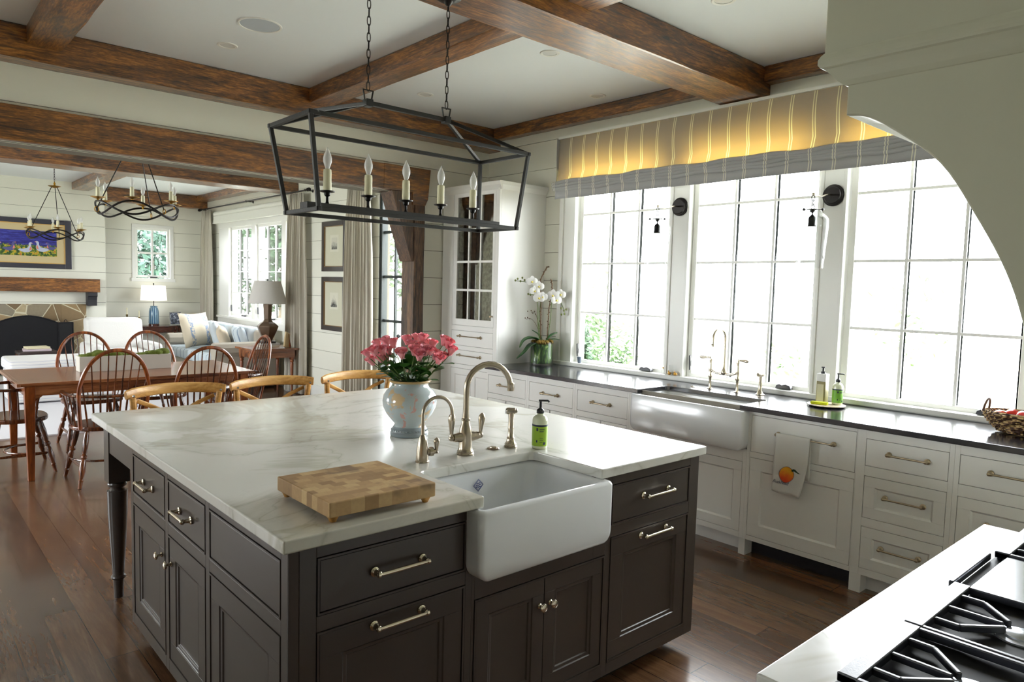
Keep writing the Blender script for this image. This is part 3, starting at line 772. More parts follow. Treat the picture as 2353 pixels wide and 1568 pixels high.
# ---- soap bottle with pump
def soap(name, label, c, m_liquid, m_label, sc=1.0, marks=True, pump_rot=0.0, clear=False, group=None):
    t = thing(name, label, 'soap bottle', c, group)
    R = .032*sc
    bm = new(); lathe(bm, c, [(0, R*.9), (.004*sc, R), (.118*sc, R), (.128*sc, R*.93), (.136*sc, R*.72), (.141*sc, R*.42), (.150*sc, R*.40)], 32)
    obj('bottle', bm, m_liquid, t, c, smooth=True)
    bm = new(); a0 = -.3; rings = []
    for z in (.014*sc, .100*sc):
        rings.append([bm.verts.new((c[0]+(R+.0006)*math.cos(2*PI*i/40), c[1]+(R+.0006)*math.sin(2*PI*i/40), c[2]+z)) for i in range(40)])
    for i in range(40): bm.faces.new((rings[0][i], rings[0][(i+1) % 40], rings[1][(i+1) % 40], rings[1][i]))
    lb = obj('label_wrap', bm, m_label, t, c, smooth=True)
    bm = new()
    for i in range(40):
        A = [bm.verts.new((c[0]+(R+.0009)*math.cos(2*PI*(i+q)/40), c[1]+(R+.0009)*math.sin(2*PI*(i+q)/40), c[2]+zz*sc)) for q, zz in ((0, .0955), (1, .0955), (1, .103), (0, .103))]
        bm.faces.new(A)
    if marks:
        for (a, b, z0, z1) in ((200, 214, .078, .090), (224, 262, .082, .085), (224, 255, .074, .077), (252, 272, .020, .031), (200, 210, .030, .040), (226, 250, .045, .047), (226, 250, .038, .040), (226, 246, .031, .033)):
            n = 4
            for q in range(n):
                x = [math.radians(a+(b-a)*(q+e)/n) for e in (0, 1)]
                A = [bm.verts.new((c[0]+(R+.001)*math.cos(w), c[1]+(R+.001)*math.sin(w), c[2]+zz*sc)) for w, zz in ((x[0], z0), (x[1], z0), (x[1], z1), (x[0], z1))]
                bm.faces.new(A)
    obj('label_lettering', bm, plain('label_ink', srgb(24, 34, 60), .5), lb, c)
    bm = new(); lathe(bm, c, [(.148*sc, R*.5), (.160*sc, R*.5), (.163*sc, R*.42), (.170*sc, R*.18), (.196*sc, R*.15), (.197*sc, R*.22), (.203*sc, R*.22)], 20)
    d = Vector((math.cos(pump_rot), math.sin(pump_rot), 0)); q = Vector(c)+Vector((0, 0, .200*sc))
    tube(bm, [q-d*.008*sc, q+d*.012*sc, q+d*.030*sc, q+d*.036*sc+Vector((0, 0, -.005*sc))], .0042*sc, 8)
    obj('pump', bm, BLACKP, t, c, smooth=True)
    return t
LIQ = plain('clear_pale_liquid_soap', srgb(214, 220, 188), .12, coat=.5)
GREENL = plain('lime_green_label', srgb(140, 176, 22), .35)
soap('soap_bottle', 'lime green labelled hand soap with black pump beside the island sink', (2.037, 2.094, .914), LIQ, GREENL, 1.0, pump_rot=math.radians(-40))

# ---- butcher block board
cb_loc = (1.080, 1.914, .914)
cb = thing('cutting_board', 'end-grain wooden butcher block on four small feet on the island marble', 'cutting board', cb_loc, rz=0.0)
m, t, b = nt('end_grain_blocks')
v = coords(t, (1, 1, 1))
br = t.nodes.new('ShaderNodeTexBrick'); t.links.new(v, br.inputs['Vector']); br.inputs['Scale'].default_value = 1.0
br.inputs['Brick Width'].default_value = .045; br.inputs['Row Height'].default_value = .033; br.inputs['Mortar Size'].default_value = .0004
br.inputs['Color1'].default_value = (0, 0, 0, 1); br.inputs['Color2'].default_value = (1, 1, 1, 1); br.inputs['Mortar'].default_value = (.3, .3, .3, 1)
c1 = ramp(t, br.outputs['Color'], [(0, srgb(146, 112, 70)), (.4, srgb(190, 154, 104)), (.75, srgb(210, 178, 126)), (1, srgb(166, 128, 80))])
nn = noisen(t, v, 60, 5, .7); c1 = mix(t, mth(t, 'MULTIPLY', nn, .5), c1, srgb(112, 82, 50), 'MIX')
wh = t.nodes.new('ShaderNodeTexVoronoi'); wh.inputs['Scale'].default_value = 14; t.links.new(v, wh.inputs['Vector'])
dk = ramp(t, noisen(t, v, 8, 3), [(.60, (0, 0, 0, 1)), (.68, (1, 1, 1, 1))]); c1 = mix(t, mth(t, 'MULTIPLY', dk, .45), c1, srgb(74, 56, 50))
t.links.new(c1, b.inputs['Base Color']); b.inputs['Roughness'].default_value = .6
ENDG = m
bm = new(); box(bm, -.178, .178, -.171, .171, .018, .062); obj('block', bm, ENDG, cb, bev=.004, bseg=3)
for sx in (-1, 1):
    for sy in (-1, 1):
        bm = new(); turn(bm, (sx*.155, sy*.148, 0), (sx*.155, sy*.148, .02), [(0, .009), (.2, .011), (1, .019)], 14); obj('foot', bm, OAK, cb, smooth=True)
# ================================================================ BAR STOOLS
def make_stool():
    t = thing('bar_stool', '', 'bar stool')
    # seat faces -y (toward the island); back rail at +y
    bm = new(); prism(bm, [(x*.20, y*.19) for x, y in ((-1, -1), (1, -1), (1.06, -.6), (1, .8), (.6, 1.05), (-.6, 1.05), (-1, .8), (-1.06, -.6))], 'z', .60, .635)
    obj('seat', bm, OAK, t, bev=.01, bseg=3)
    def rail(z, w, depth):
        P = []
        for k in range(15):
            s = -1 + 2*k/14; P.append((s*w, .225 + depth*(1-s*s), z + .012*(1-s*s)))
        return P
    bm = new(); tube(bm, rail(.950, .262, .085), lambda s: .030 if .04 < s < .96 else .024, 10, flat=.42, up=(0, 0, 1)); obj('top_rail', bm, OAK, t, smooth=True)
    for sx in (-1, 1):
        P = smooth_path([(sx*.20, .235, 0), (sx*.195, .21, .35), (sx*.195, .205, .62), (sx*.215, .235, .80), (sx*.228, .225, .935)], 5)
        bm = new(); tube(bm, P, .017, 10); obj('back_post', bm, OAK, t, smooth=True)
        P = smooth_path([(sx*.20, -.20, 0), (sx*.185, -.17, .35), (sx*.175, -.15, .61)], 4)
        bm = new(); tube(bm, P, .016, 10); obj('leg', bm, OAK, t, smooth=True)
        P = smooth_path([(sx*.195, .205, .66), (sx*.06, .255, .76), (-sx*.10, .275, .86), (-sx*.205, .245, .915)], 5)
        bm = new(); tube(bm, P, .013, 8, flat=.6); obj('cross_slat', bm, OAK, t, smooth=True)
        bm = new(); turn(bm, (sx*.228, .205, .946), (sx*.228, .196, .946), [(0, .007), (.5, .007), (1, .003)], 10); tag(obj('screw_cap', bm, STEEL, t, smooth=True), 'small silver screw head')
    bm = new()
    for a, b in (((-.19, -.18, .22), (.19, -.18, .22)), ((-.195, -.18, .30), (-.198, .215, .30)), ((.195, -.18, .30), (.198, .215, .30)), ((-.195, .215, .24), (.195, .215, .24))): turn(bm, a, b, [(0, .011), (1, .011)], 8)
    obj('foot_rails', bm, OAK, t, smooth=True)
    return t
st = make_stool()
G = 'bentwood bar stools behind the island'
place(st, (1.225, 3.935, 0), 0, 'bentwood bar stool behind the island nearest the dining table, leftmost of three', G, first=True)
place(st, (1.790, 3.965, 0), 0.0, 'bentwood bar stool behind the island, middle one of the three', G)
place(st, (2.375, 3.975, 0), -0.02, 'bentwood bar stool behind the island partly hidden by the rose vase', G)
# ================================================================ WINDOW SIDE CABINETS
FA = Face('x', 3.870, -1)
AB = plain('antique_nickel', srgb(172, 156, 130), .3, 1.0)
def base_unit(name, label, cat, y0, y1, ops, fronts, foot=None, group=None):
    t = thing(name, label, cat, (4.19, (y0+y1)/2, 0), group); org = (4.19, (y0+y1)/2, 0)
    bm = new(); face_frame(bm, FA, (y0, y1, .10, .883), ops)
    box(bm, 3.892, 4.50, y0+.0005, y0+.012, .10, .883); box(bm, 3.892, 4.50, y1-.012, y1-.0005, .10, .883); box(bm, 3.892, 4.50, y0, y1, .10, .118)
    if foot:
        for f0, f1 in foot: box(bm, 3.87, 3.95, f0, f1, 0, .10)
    obj('carcass', bm, CABW, t, org, bev=.001)
    bm = new(); 
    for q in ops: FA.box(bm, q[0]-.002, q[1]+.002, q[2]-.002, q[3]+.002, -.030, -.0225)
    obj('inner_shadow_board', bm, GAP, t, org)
    bm = new(); box(bm, 3.955, 3.97, y0, y1, 0, .10); obj('toe_kick', bm, CABW if cat != 'dishwasher' else plain('black_toe_kick', srgb(34, 34, 40), .5), t, org)
    for (o, kind, h, rail) in fronts:
        d = obj(kind, shaker(FA, o[0]+.0025, o[1]-.0025, o[2]+.0025, o[3]-.0025, rail, panel=rail > 0, w=-.001, simple=True), CABW, t, org, bev=.001)
        for hh in h:
            if hh[0] == 'k': obj('knob', knob(FA, hh[1], hh[2], .014), AB, d, org, smooth=True)
            else: obj('handle', pull(FA, hh[0], hh[1], hh[2], .005), AB, d, org, smooth=True)
    return t
GU = 'white base cabinets under the dark worktop'
for i, (a, b, lab) in enumerate(((4.160, 4.632, 'white base cabinet next to the tall glass cabinet, one drawer over doors'), (3.635, 4.115, 'white base cabinet, middle of the three left of the window sink'), (3.112, 3.590, 'white base cabinet directly left of the window sink'))):
    y0, y1 = (4.138, 4.648) if i == 0 else ((3.612, 4.1375) if i == 1 else (3.098, 3.6115))
    o1 = (a, b, .682, .836); mid = (a+b)/2
    base_unit('base_cabinet', lab, 'cabinet', y0, y1, [o1, (a, b, .135, .640)],
        [(o1, 'drawer', [(mid, .762, .16)], 0), ((a, mid+.008, .135, .640), 'door', [('k', mid+.05, .56)], .055), ((mid-.008, b, .135, .640), 'door', [('k', mid-.05, .56)], .055)], group=GU)
base_unit('sink_cabinet', 'white cabinet with two panelled doors under the large window sink', 'cabinet', 2.1725, 3.0975, [(2.215, 2.635, .135, .568), (2.638, 3.055, .135, .568), (2.19, 3.03, .645, .90)],
    [((2.215, 2.635, .135, .568), 'door', [], .055), ((2.638, 3.055, .135, .568), 'door', [], .055)], foot=[(2.1725, 2.215), (3.055, 3.0975)])
base_unit('panelled_dishwasher', 'white panelled dishwasher with a towel hanging from its long handle', 'dishwasher', 1.5525, 2.172, [(1.556, 2.168, .640, .862), (1.556, 2.168, .128, .606)],
    [((1.556, 2.168, .640, .862), 'drawer_front', [(1.835, .773, .32)], 0), ((1.556, 2.168, .128, .606), 'door_panel', [], .072)])
base_unit('drawer_cabinet', 'white stack of three drawers right of the dishwasher', 'cabinet', 1.0925, 1.552, [(1.115, 1.507, .690, .836), (1.115, 1.507, .412, .638), (1.115, 1.507, .137, .365)],
    [((1.115, 1.507, .690, .836), 'drawer', [(1.30, .770, .18)], 0), ((1.115, 1.507, .412, .638), 'drawer', [(1.305, .540, .18)], .055), ((1.115, 1.507, .137, .365), 'drawer', [(1.31, .268, .18)], .055)], foot=[(1.492, 1.552)])
base_unit('drawer_cabinet', 'white drawer cabinet at the right edge of the photo, partly behind the cooktop', 'cabinet', .42, 1.092, [(.45, 1.070, .690, .836), (.45, 1.070, .137, .632)],
    [((.45, 1.070, .690, .836), 'drawer', [(.80, .770, .28)], 0), ((.45, 1.070, .137, .632), 'drawer', [(.80, .52, .28)], .055)])
slab('window_countertop', [(3.84, .40), (4.498, .40), (4.498, 4.648), (3.84, 4.648), (3.84, 3.006), (4.150, 3.006), (4.166, 2.998), (4.172, 2.98), (4.172, 2.262), (4.166, 2.244), (4.150, 2.236), (3.84, 2.236)], .884, .914, SOAPST,
     'long dark stone worktop under the window with a sink notch', 'countertop', .003)
ws = obj('farmhouse_sink', sink_bm(3.805, 4.21, 2.185, 3.045, .636, .8835, .036, .025, .215), FIRECLAY, smooth=True, angle=60)
tag(ws, 'wide white apron-front sink under the window', 'sink')
# ---- bridge faucet
bf = thing('bridge_faucet', 'nickel bridge faucet with two cross legs and lever handles at the window sink', 'faucet', (4.318, 2.645, .914)); fo = (4.318, 2.645, .914)
bm = new()
for yy in (2.750, 2.540):
    lathe(bm, (4.318, yy, .914), [(0, .022), (.003, .023), (.007, .012), (.03, .009), (.075, .009), (.085, .014), (.095, .014), (.105, .010), (.13, .0135), (.145, .013), (.17, .0105), (.185, .0085), (.20, .012), (.212, .010)], 20)
tube(bm, smooth_path([(4.318, 2.750, 1.050), (4.318, 2.71, 1.030), (4.318, 2.645, 1.028), (4.318, 2.58, 1.030), (4.318, 2.540, 1.050)], 5), .009, 12)
lathe(bm, (4.318, 2.645, 1.03), [(-.012, .010), (0, .020), (.012, .021), (.03, .013), (.045, .0095)], 20)
obj('bridge', bm, NICKEL, bf, fo, smooth=True)
P = [Vector(p) for p in gooseneck(4.318, 2.645, 1.07, .205, .062, math.radians(172), .008, .055)]
bm = new(); tube(bm, P, .0085, 14); turn(bm, P[-1]+Vector((0, 0, .012)), P[-1]+Vector((0, 0, -.008)), [(0, .010), (.2, .0125), (1, .012)], 14); obj('spout', bm, NICKEL, bf, fo, smooth=True)
for yy, s in ((2.750, 1), (2.540, -1)):
    bm = new(); lever(bm, (4.318, yy, 1.132), (4.305, yy+s*.085, 1.130), 1.0); obj('lever', bm, NICKEL, bf, fo, smooth=True)
ss2 = thing('side_sprayer', 'nickel side sprayer right of the bridge faucet at the window', 'sprayer', (4.345, 2.386, .914)); fo = (4.345, 2.386, .914)
bm = new(); lathe(bm, fo, [(0, .028), (.005, .029), (.010, .022), (.02, .018), (.035, .012), (.06, .011), (.11, .0105), (.13, .0115)], 20); obj('holder', bm, NICKEL, ss2, fo, smooth=True)
bm = new(); turn(bm, (4.318, 2.393, 1.050), (4.370, 2.372, 1.048), [(0, .013), (.2, .015), (.7, .0135), (.9, .010), (1, .006)], 16); obj('head', bm, NICKEL, ss2, fo, smooth=True)
bm = new(); lathe(bm, (4.29, 2.865, .914), [(0, .019), (.003, .02), (.005, .016), (.006, .001)], 24); tag(obj('air_switch_button', bm, NICKEL, smooth=True), 'tiny flat nickel button on the worktop behind the window sink', 'button')

# ================================================================ TALL CORNER CABINET
FT = Face('x', 3.970, -1); to = (4.25, 5.05, 0)
tc = thing('tall_cabinet', 'tall white corner cabinet with a mirrored grid door over drawers', 'cabinet', to)
ty0, ty1 = 4.652, 5.460
opT = [(4.700, 5.300, 1.225, 2.365+.06), (4.700, 5.300, 1.040, 1.178), (4.700, 5.300, .868, 1.000), (4.700, 5.300, .13, .83)]
bm = new(); face_frame(bm, FT, (ty0, ty1, .0, 2.43), opT); box(bm, 3.992, 4.518, ty0, ty1, 0, 2.43)
obj('carcass', bm, CABW, tc, to, bev=.0015)
bm = new()
prism(bm, [(3.972, 2.415), (3.945, 2.455), (3.94, 2.48), (3.972, 2.48)], 'y', ty0-.03, ty1+.015); box(bm, 3.94, 4.518, ty0-.03, ty1+.015, 2.478, 2.486)
prism(bm, [(ty0+.002, 2.415), (ty0-.025, 2.455), (ty0-.03, 2.48), (ty0+.002, 2.48)], 'x', 3.95, 4.518)
obj('crown', bm, CABW, tc, to, bev=.001)
d0 = opT[0]; gy0, gy1, gz0, gz1 = 4.735, 5.240, 1.285, 2.385
bm = new()
for r in cut_rects((d0[0]+.0025, d0[1]-.0025, d0[2]+.0025, d0[3]-.0025), [(gy0, gy1, gz0, gz1)]): FT.box(bm, r[0], r[1], r[2], r[3], -.021, -.001)
for k in (1, 2): u = gy0+(gy1-gy0)*k/3; FT.box(bm, u-.009, u+.009, gz0, gz1, -.019, -.002)
for v in (1.548, 1.803, 2.092): FT.box(bm, gy0, gy1, v-.010, v+.010, -.019, -.0025)
gd = obj('door', bm, CABW, tc, to, bev=.001)
bm = new(); FT.box(bm, gy0, gy1, gz0, gz1, -.018, -.014); tag(obj('mirror_panes', bm, MIRROR, gd, to), 'cloudy mirrored panes')
bm = new(); turn(bm, FT.P(4.722, 1.325), FT.P(4.722, 1.325, .025), [(0, .006), (.5, .005), (.6, .010), (1, .008)], 12); obj('knob', bm, AB, gd, to, smooth=True)
for o_, hz in ((opT[1], 1.128), (opT[2], .952)):
    d = obj('drawer', shaker(FT, o_[0]+.0025, o_[1]-.0025, o_[2]+.0025, o_[3]-.0025, 0, panel=False, w=-.001), CABW, tc, to, bev=.001)
    obj('handle', pull(FT, 5.02, hz, .30, .005), AB, d, to, smooth=True)
obj('door', shaker(FT, 4.7025, 4.998, .1325, .8275, .055, w=-.001, simple=True), CABW, tc, to, bev=.001)
obj('door', shaker(FT, 5.002, 5.2975, .1325, .8275, .055, w=-.001, simple=True), CABW, tc, to, bev=.001)
# ================================================================ LANTERN PENDANT
lo = (1.770, 2.70, 2.335)
ln = thing('lantern_pendant', 'long black open-frame lantern with five candle lights hanging over the island', 'pendant light', lo)
def bulb_bm(c, s=1.0):
    bm = new(); lathe(bm, c, [(-.004*s, .007*s), (.0*s, .0085*s), (.012*s, .0125*s), (.026*s, .0172*s), (.040*s, .0178*s), (.055*s, .0145*s), (.068*s, .0085*s), (.078*s, .0038*s), (.086*s, .0012*s)], 16)
    return bm
BW = .0165
T = [(1.215, 2.52, 2.212), (2.320, 2.52, 2.212), (2.320, 2.882, 2.212), (1.215, 2.882, 2.212)]
B_ = [(1.268, 2.555, 1.862), (2.285, 2.555, 1.862), (2.285, 2.842, 1.862), (1.268, 2.842, 1.862)]
R_ = [(1.560, 2.70, 2.338), (1.967, 2.70, 2.338)]
bm = new()
for L_, ex in ((T, .010), (B_, .012)):
    for i in range(4):
        a, b = Vector(L_[i]), Vector(L_[(i+1) % 4]); d = (b-a).normalized()*ex
        bar(bm, a-d, b+d, BW*.9, BW)
for a, b in zip(T, B_): bar(bm, a, b, BW, BW*.9, up=(0, 1, 0))
bar(bm, R_[0], R_[1], BW, BW*1.1)
for i, r_ in ((0, 0), (3, 0), (1, 1), (2, 1)): bar(bm, T[i], R_[r_], BW*.9, BW*.9)
for r_ in R_: box(bm, r_[0]-.016, r_[0]+.016, 2.682, 2.718, 2.322, 2.352)
obj('frame', bm, BLACKM, ln, lo, bev=.0015)
bm = new(); box(bm, 1.275, 2.278, 2.668, 2.732, 1.872, 1.898)
obj('candle_tray', bm, BLACKM, ln, lo, bev=.001)
for r_ in R_:
    x = r_[0]; bm = new()
    for a, b in (((x-.014, 2.70, 2.34), (x-.024, 2.70, 2.392)), ((x+.014, 2.70, 2.34), (x+.024, 2.70, 2.392)), ((x-.026, 2.70, 2.390), (x+.026, 2.70, 2.390))): bar(bm, a, b, .005, .005, up=(0, 1, 0))
    obj('hanger_loop', bm, BLACKM, ln, lo)
    top = 2.865; z = 2.386; k = 0; bm = new(); LL = .040; pitch = .0335
    while z < top:
        c = Vector((x, 2.70, z+LL/2)); pts = []
        ax = Vector((1, 0, 0)) if k % 2 == 0 else Vector((.35, .94, 0))
        for q in range(14):
            a = 2*PI*q/14; pts.append(c + ax*(.0078*math.cos(a)) + Vector((0, 0, 1))*(LL/2*math.copysign(abs(math.sin(a))**.75, math.sin(a))))
        tube(bm, pts, .0021, 6, closed=True); z += pitch; k += 1
    obj('chain', bm, IRON, ln, lo, smooth=True)
    bm = new(); lathe(bm, (x, 2.70, 2.8845), [(-.001, .058), (-.006, .059), (-.012, .050), (-.020, .022), (-.034, .014), (-.040, .006)], 28); obj('canopy', bm, IRON, ln, lo, smooth=True)
for k in range(5):
    x = 1.377 + k*(2.134-1.377)/4; c = (x, 2.70, 0)
    bm = new(); lathe(bm, c, [(1.897, .012), (1.901, .008), (1.91, .0055), (1.928, .0055), (1.934, .012), (1.944, .014), (1.948, .030), (1.952, .031), (1.953, .015)], 20)
    arm = obj('candle_cup', bm, IRON, ln, lo, smooth=True)
    bm = new(); lathe(bm, c, [(1.952, .0165), (1.97, .0172), (2.00, .0163), (2.025, .0168), (2.038, .0155), (2.040, .010)], 18); obj('candle_sleeve', bm, CANDLE, arm, lo, smooth=True)
    obj('bulb', bulb_bm((x, 2.70, 2.042), 1.0), BULB, arm, lo, smooth=True)
# ================================================================ ROMAN SHADE
m = bpy.data.materials.new('striped_shade_fabric'); m.use_nodes = True; t = m.node_tree; t.nodes.clear()
def stripe_nodes(t, base, stripe):
    c = t.nodes.new('ShaderNodeTexCoord'); sp_ = t.nodes.new('ShaderNodeSeparateXYZ'); t.links.new(c.outputs['Object'], sp_.inputs[0])
    y = mth(t, 'ADD', sp_.outputs[1], 10.0)
    y = mth(t, 'ADD', y, mth(t, 'MULTIPLY', mth(t, 'SINE', mth(t, 'MULTIPLY', sp_.outputs[2], 12.0)), .006))
    fr = mth(t, 'FRACT', mth(t, 'DIVIDE', y, .150))
    a = mth(t, 'ABSOLUTE', mth(t, 'SUBTRACT', mth(t, 'ABSOLUTE', mth(t, 'SUBTRACT', fr, .5)), .052))
    mask = ramp(t, a, [(.014, (1, 1, 1, 1)), (.026, (0, 0, 0, 1))])
    n = noisen(t, coords(t, (1, 1, 1)), 260, 2)
    bb = mix(t, mth(t, 'MULTIPLY', n, .4), base, tuple(v*.75 for v in base[:3])+(1,))
    return mix(t, mask, bb, stripe)
out = t.nodes.new('ShaderNodeOutputMaterial'); df = t.nodes.new('ShaderNodeBsdfDiffuse'); tl = t.nodes.new('ShaderNodeBsdfTranslucent'); mx = t.nodes.new('ShaderNodeMixShader')
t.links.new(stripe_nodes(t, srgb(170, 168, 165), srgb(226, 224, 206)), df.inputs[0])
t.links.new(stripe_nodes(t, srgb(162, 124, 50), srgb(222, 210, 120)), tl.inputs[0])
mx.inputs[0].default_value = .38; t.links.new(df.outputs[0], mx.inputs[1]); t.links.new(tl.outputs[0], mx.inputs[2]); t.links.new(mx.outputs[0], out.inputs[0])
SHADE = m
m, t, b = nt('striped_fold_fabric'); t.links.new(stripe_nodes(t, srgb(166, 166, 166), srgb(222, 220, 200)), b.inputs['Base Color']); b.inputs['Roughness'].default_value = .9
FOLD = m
so = (4.42, 2.62, 2.88)
rs = thing('roman_shade', 'striped grey roman shade glowing yellow above the kitchen windows', 'window shade', so)
bm = new(); ya, yb = .84, 4.385; N = 60
def grid(bm, f, nu, nv):
    V = [[bm.verts.new(f(i/nu, j/nv)) for j in range(nv+1)] for i in range(nu+1)]
    for i in range(nu):
        for j in range(nv): bm.faces.new((V[i][j], V[i+1][j], V[i+1][j+1], V[i][j+1]))
grid(bm, lambda u, v: (4.402 - .012*math.sin(v*PI)*(1+.5*math.sin(u*31)) - (.035*max(0, v-.75)*4)*(1+.2*math.sin(u*23)), ya+(yb-ya)*u, 2.858-.375*v+.004*math.sin(u*17)*v), N, 12)
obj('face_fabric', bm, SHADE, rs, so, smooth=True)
for k in range(4):
    bm = new(); z0 = 2.492 - k*.020; d = .034 - .002*k
    def f(u, v, z0=z0, d=d, k=k):
        a = v*PI; w = .005*math.sin(u*29+k*1.3) + .004*math.sin(u*61+k)
        ex = .012 if (u < .001 or u > .999) else 0
        return (4.372 - d*math.sin(a) + .004 + w*.4, ya-.02+(yb-ya+.045)*u, z0 + .014*math.cos(a) - .012*v + w)
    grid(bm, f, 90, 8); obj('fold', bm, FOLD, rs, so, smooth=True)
bm = new(); grid(bm, lambda u, v: (4.366+.004*math.sin(u*25), ya+(yb-ya)*u, 2.425-.075*v+.002*math.sin(u*19)), N, 2)
g2 = obj('bottom_flap', bm, FOLD, rs, so, smooth=True); s_ = g2.modifiers.new('solid', 'SOLIDIFY'); s_.thickness = .006
bm = new(); box(bm, 4.37, 4.50, yb-.002, yb+.004, 2.40, 2.858); box(bm, 4.37, 4.50, ya-.004, ya+.002, 2.40, 2.858); obj('side_return', bm, FOLD, rs, so)
bm = new(); box(bm, 4.385, 4.497, ya, yb, 2.858, 2.878); obj('head_board', bm, TRIM, rs, so)
# ================================================================ WALL SCONCES
def make_sconce():
    t = thing('wall_sconce', '', 'wall light')     # origin: centre of the back plate on the wall, arm reaches -x
    bm = new(); turn(bm, (0, 0, 0), (-.028, 0, 0), [(0, .068), (.35, .068), (.4, .064), (.62, .060), (.68, .054), (1, .050)], 36); obj('back_plate', bm, IRON, t, smooth=True)
    bm = new(); tube(bm, smooth_path([(-.02, 0, 0), (-.08, 0, -.003), (-.16, 0, -.022), (-.22, 0, -.024), (-.270, 0, -.020)], 5), .0055, 10); ball(bm, (-.272, 0, -.022), .011); obj('arm', bm, NICKEL, t, smooth=True)
    bm = new()
    for k, z in enumerate((-.045, -.072, -.098)):
        ax = Vector((1, 0, 0)) if k % 2 else Vector((0, 1, 0))
        tube(bm, [Vector((-.272, 0, z)) + ax*(.010*math.cos(2*PI*q/12)) + Vector((0, 0, .019*math.sin(2*PI*q/12))) for q in range(12)], .0026, 6, closed=True)
    obj('chain', bm, IRON, t, smooth=True)
    bm = new(); lathe(bm, (-.272, 0, 0), [(-.106, .006), (-.110, .034), (-.114, .034), (-.118, .016), (-.126, .012), (-.134, .004), (-.142, .004), (-.150, .012), (-.158, .020), (-.168, .022), (-.206, .022), (-.212, .026), (-.215, .024)], 20); obj('socket', bm, IRON, t, smooth=True)
    bm = new(); lathe(bm, (-.272, 0, 0), [(-.112, .048), (-.124, .050), (-.134, .056), (-.146, .074), (-.160, .088), (-.178, .095), (-.22, .095), (-.44, .078), (-.465, .076)], 40, cap=False); obj('glass_jar', bm, JAR, t, smooth=True)
    for k in range(3):
        a = 2*PI*k/3+.6; d = Vector((math.cos(a), math.sin(a), 0)); c = Vector((-.272, 0, -.116)); bm = new()
        turn(bm, c+d*.030, c+d*.068, [(0, .0025), (.6, .0025), (.65, .0075), (.95, .0085), (1, .004)], 10); obj('thumb_screw', bm, IRON, t, smooth=True)
    return t
sc = make_sconce(); G = 'jar sconces between the kitchen windows'
place(sc, (4.498, 3.190, 2.217), 0, 'black wall sconce on the left pillar between the windows', G, first=True)
place(sc, (4.498, 2.042, 2.212), 0, 'wall sconce with clear glass jar on the pillar nearer the hood', G)

# ================================================================ RANGE, COOKTOP, HOOD
ro = (1.8, .25, 0)
rg = thing('range_cabinet', 'white cabinet body under the marble beside the gas cooktop', 'cabinet', ro)
bm = new(); box(bm, 1.16, 2.40, -.14, .565, .10, .872); box(bm, 1.20, 2.36, -.14, .50, 0, .10); obj('body', bm, CABW, rg, ro, bev=.002)
bm = new(); b0 = shaker(Face('x', 1.16, -1), -.12, .55, .12, .85, .07, w=.018); bm.free(); obj('end_panel', b0, CABW, rg, ro, bev=.001)
slab('range_countertop', [(1.130, -.145), (2.438, -.145), (2.438, .600), (1.130, .600)], .8745, .914, MARBLE, 'white marble top around the gas cooktop at lower right', 'countertop', .004)
co = (1.85, .25, .9145)
ck = thing('gas_cooktop', 'black gas cooktop with cast grates and a steel griddle set in white marble', 'cooktop', co)
bm = new(); box(bm, 1.190, 2.410, -.12, .494, .9142, .920); obj('burner_tray', bm, plain('cooktop_black_enamel', srgb(10, 10, 14), .55, spec=.25), ck, co, bev=.002)
def grate(x0, x1, ya_, yb_):
    bm = new(); z = .938; h = .022; w = .010
    box(bm, x0, x1, yb_-.034, yb_, .925, .942)       # broad front band
    box(bm, x0, x1, ya_, ya_+.022, .925, .941)
    for x in (x0, x1-.012): box(bm, x, x+.012, ya_, yb_, .925, .941)
    ym = (ya_+yb_)/2; box(bm, x0+.01, x1-.01, ym-.005, ym+.005, .925, .941)
    xm = (x0+x1)/2
    for c, s0, s1 in (((xm, (ym+yb_)/2-.010), yb_-.034, ym), ((xm, (ym+ya_)/2-.004), ya_+.022, ym)):
        dirs = 1 if s0 > s1 else -1
        for k, off in enumerate((-.082, 0, .082)):
            if off == 0:
                bar(bm, (xm, s0, .934), (xm, c[1]+dirs*.030, .934), w, .014); bar(bm, (xm, s1, .934), (xm, c[1]-dirs*.030, .934), w, .014)
            else:
                bar(bm, (xm+off, s0, .934), (xm+off, c[1]+dirs*.082, .934), w, .014); bar(bm, (xm+off, c[1]+dirs*.084, .934), (xm+off*.20, c[1]+dirs*.024, .934), w, .014)
    for x in (x0+.004, x1-.016):
        for y in (ya_+.004, yb_-.016): box(bm, x, x+.012, y, y+.012, .919, .926)
    return bm, [(xm, (ym+yb_)/2-.010), (xm, (ym+ya_)/2-.004)]
BURN = plain('burner_cap', srgb(200, 204, 214), .25, .7)
for x0, x1 in ((1.197, 1.493), (1.497, 1.798), (2.105, 2.402)):
    bm, cs = grate(x0, x1, -.115, .490)
    obj('grate', bm, CASTI, ck, co, bev=.0025)
    for c in cs:
        bm = new(); lathe(bm, (c[0], c[1], .9195), [(0, .046), (.004, .046), (.006, .030), (.009, .030), (.010, .026), (.0125, .022), (.0130, .001)], 28); obj('burner', bm, BURN, ck, co, smooth=True)
bm = new(); box(bm, 1.803, 2.100, -.115, .462, .921, .936); obj('griddle_plate', bm, STEEL, ck, co, bev=.003)
bm = new(); bar(bm, (1.800, .497, .931), (2.085, .497, .931), .012, .018); obj('griddle_trough', bm, plain('dark_steel', srgb(60, 62, 72), .3, .8), ck, co, bev=.003)
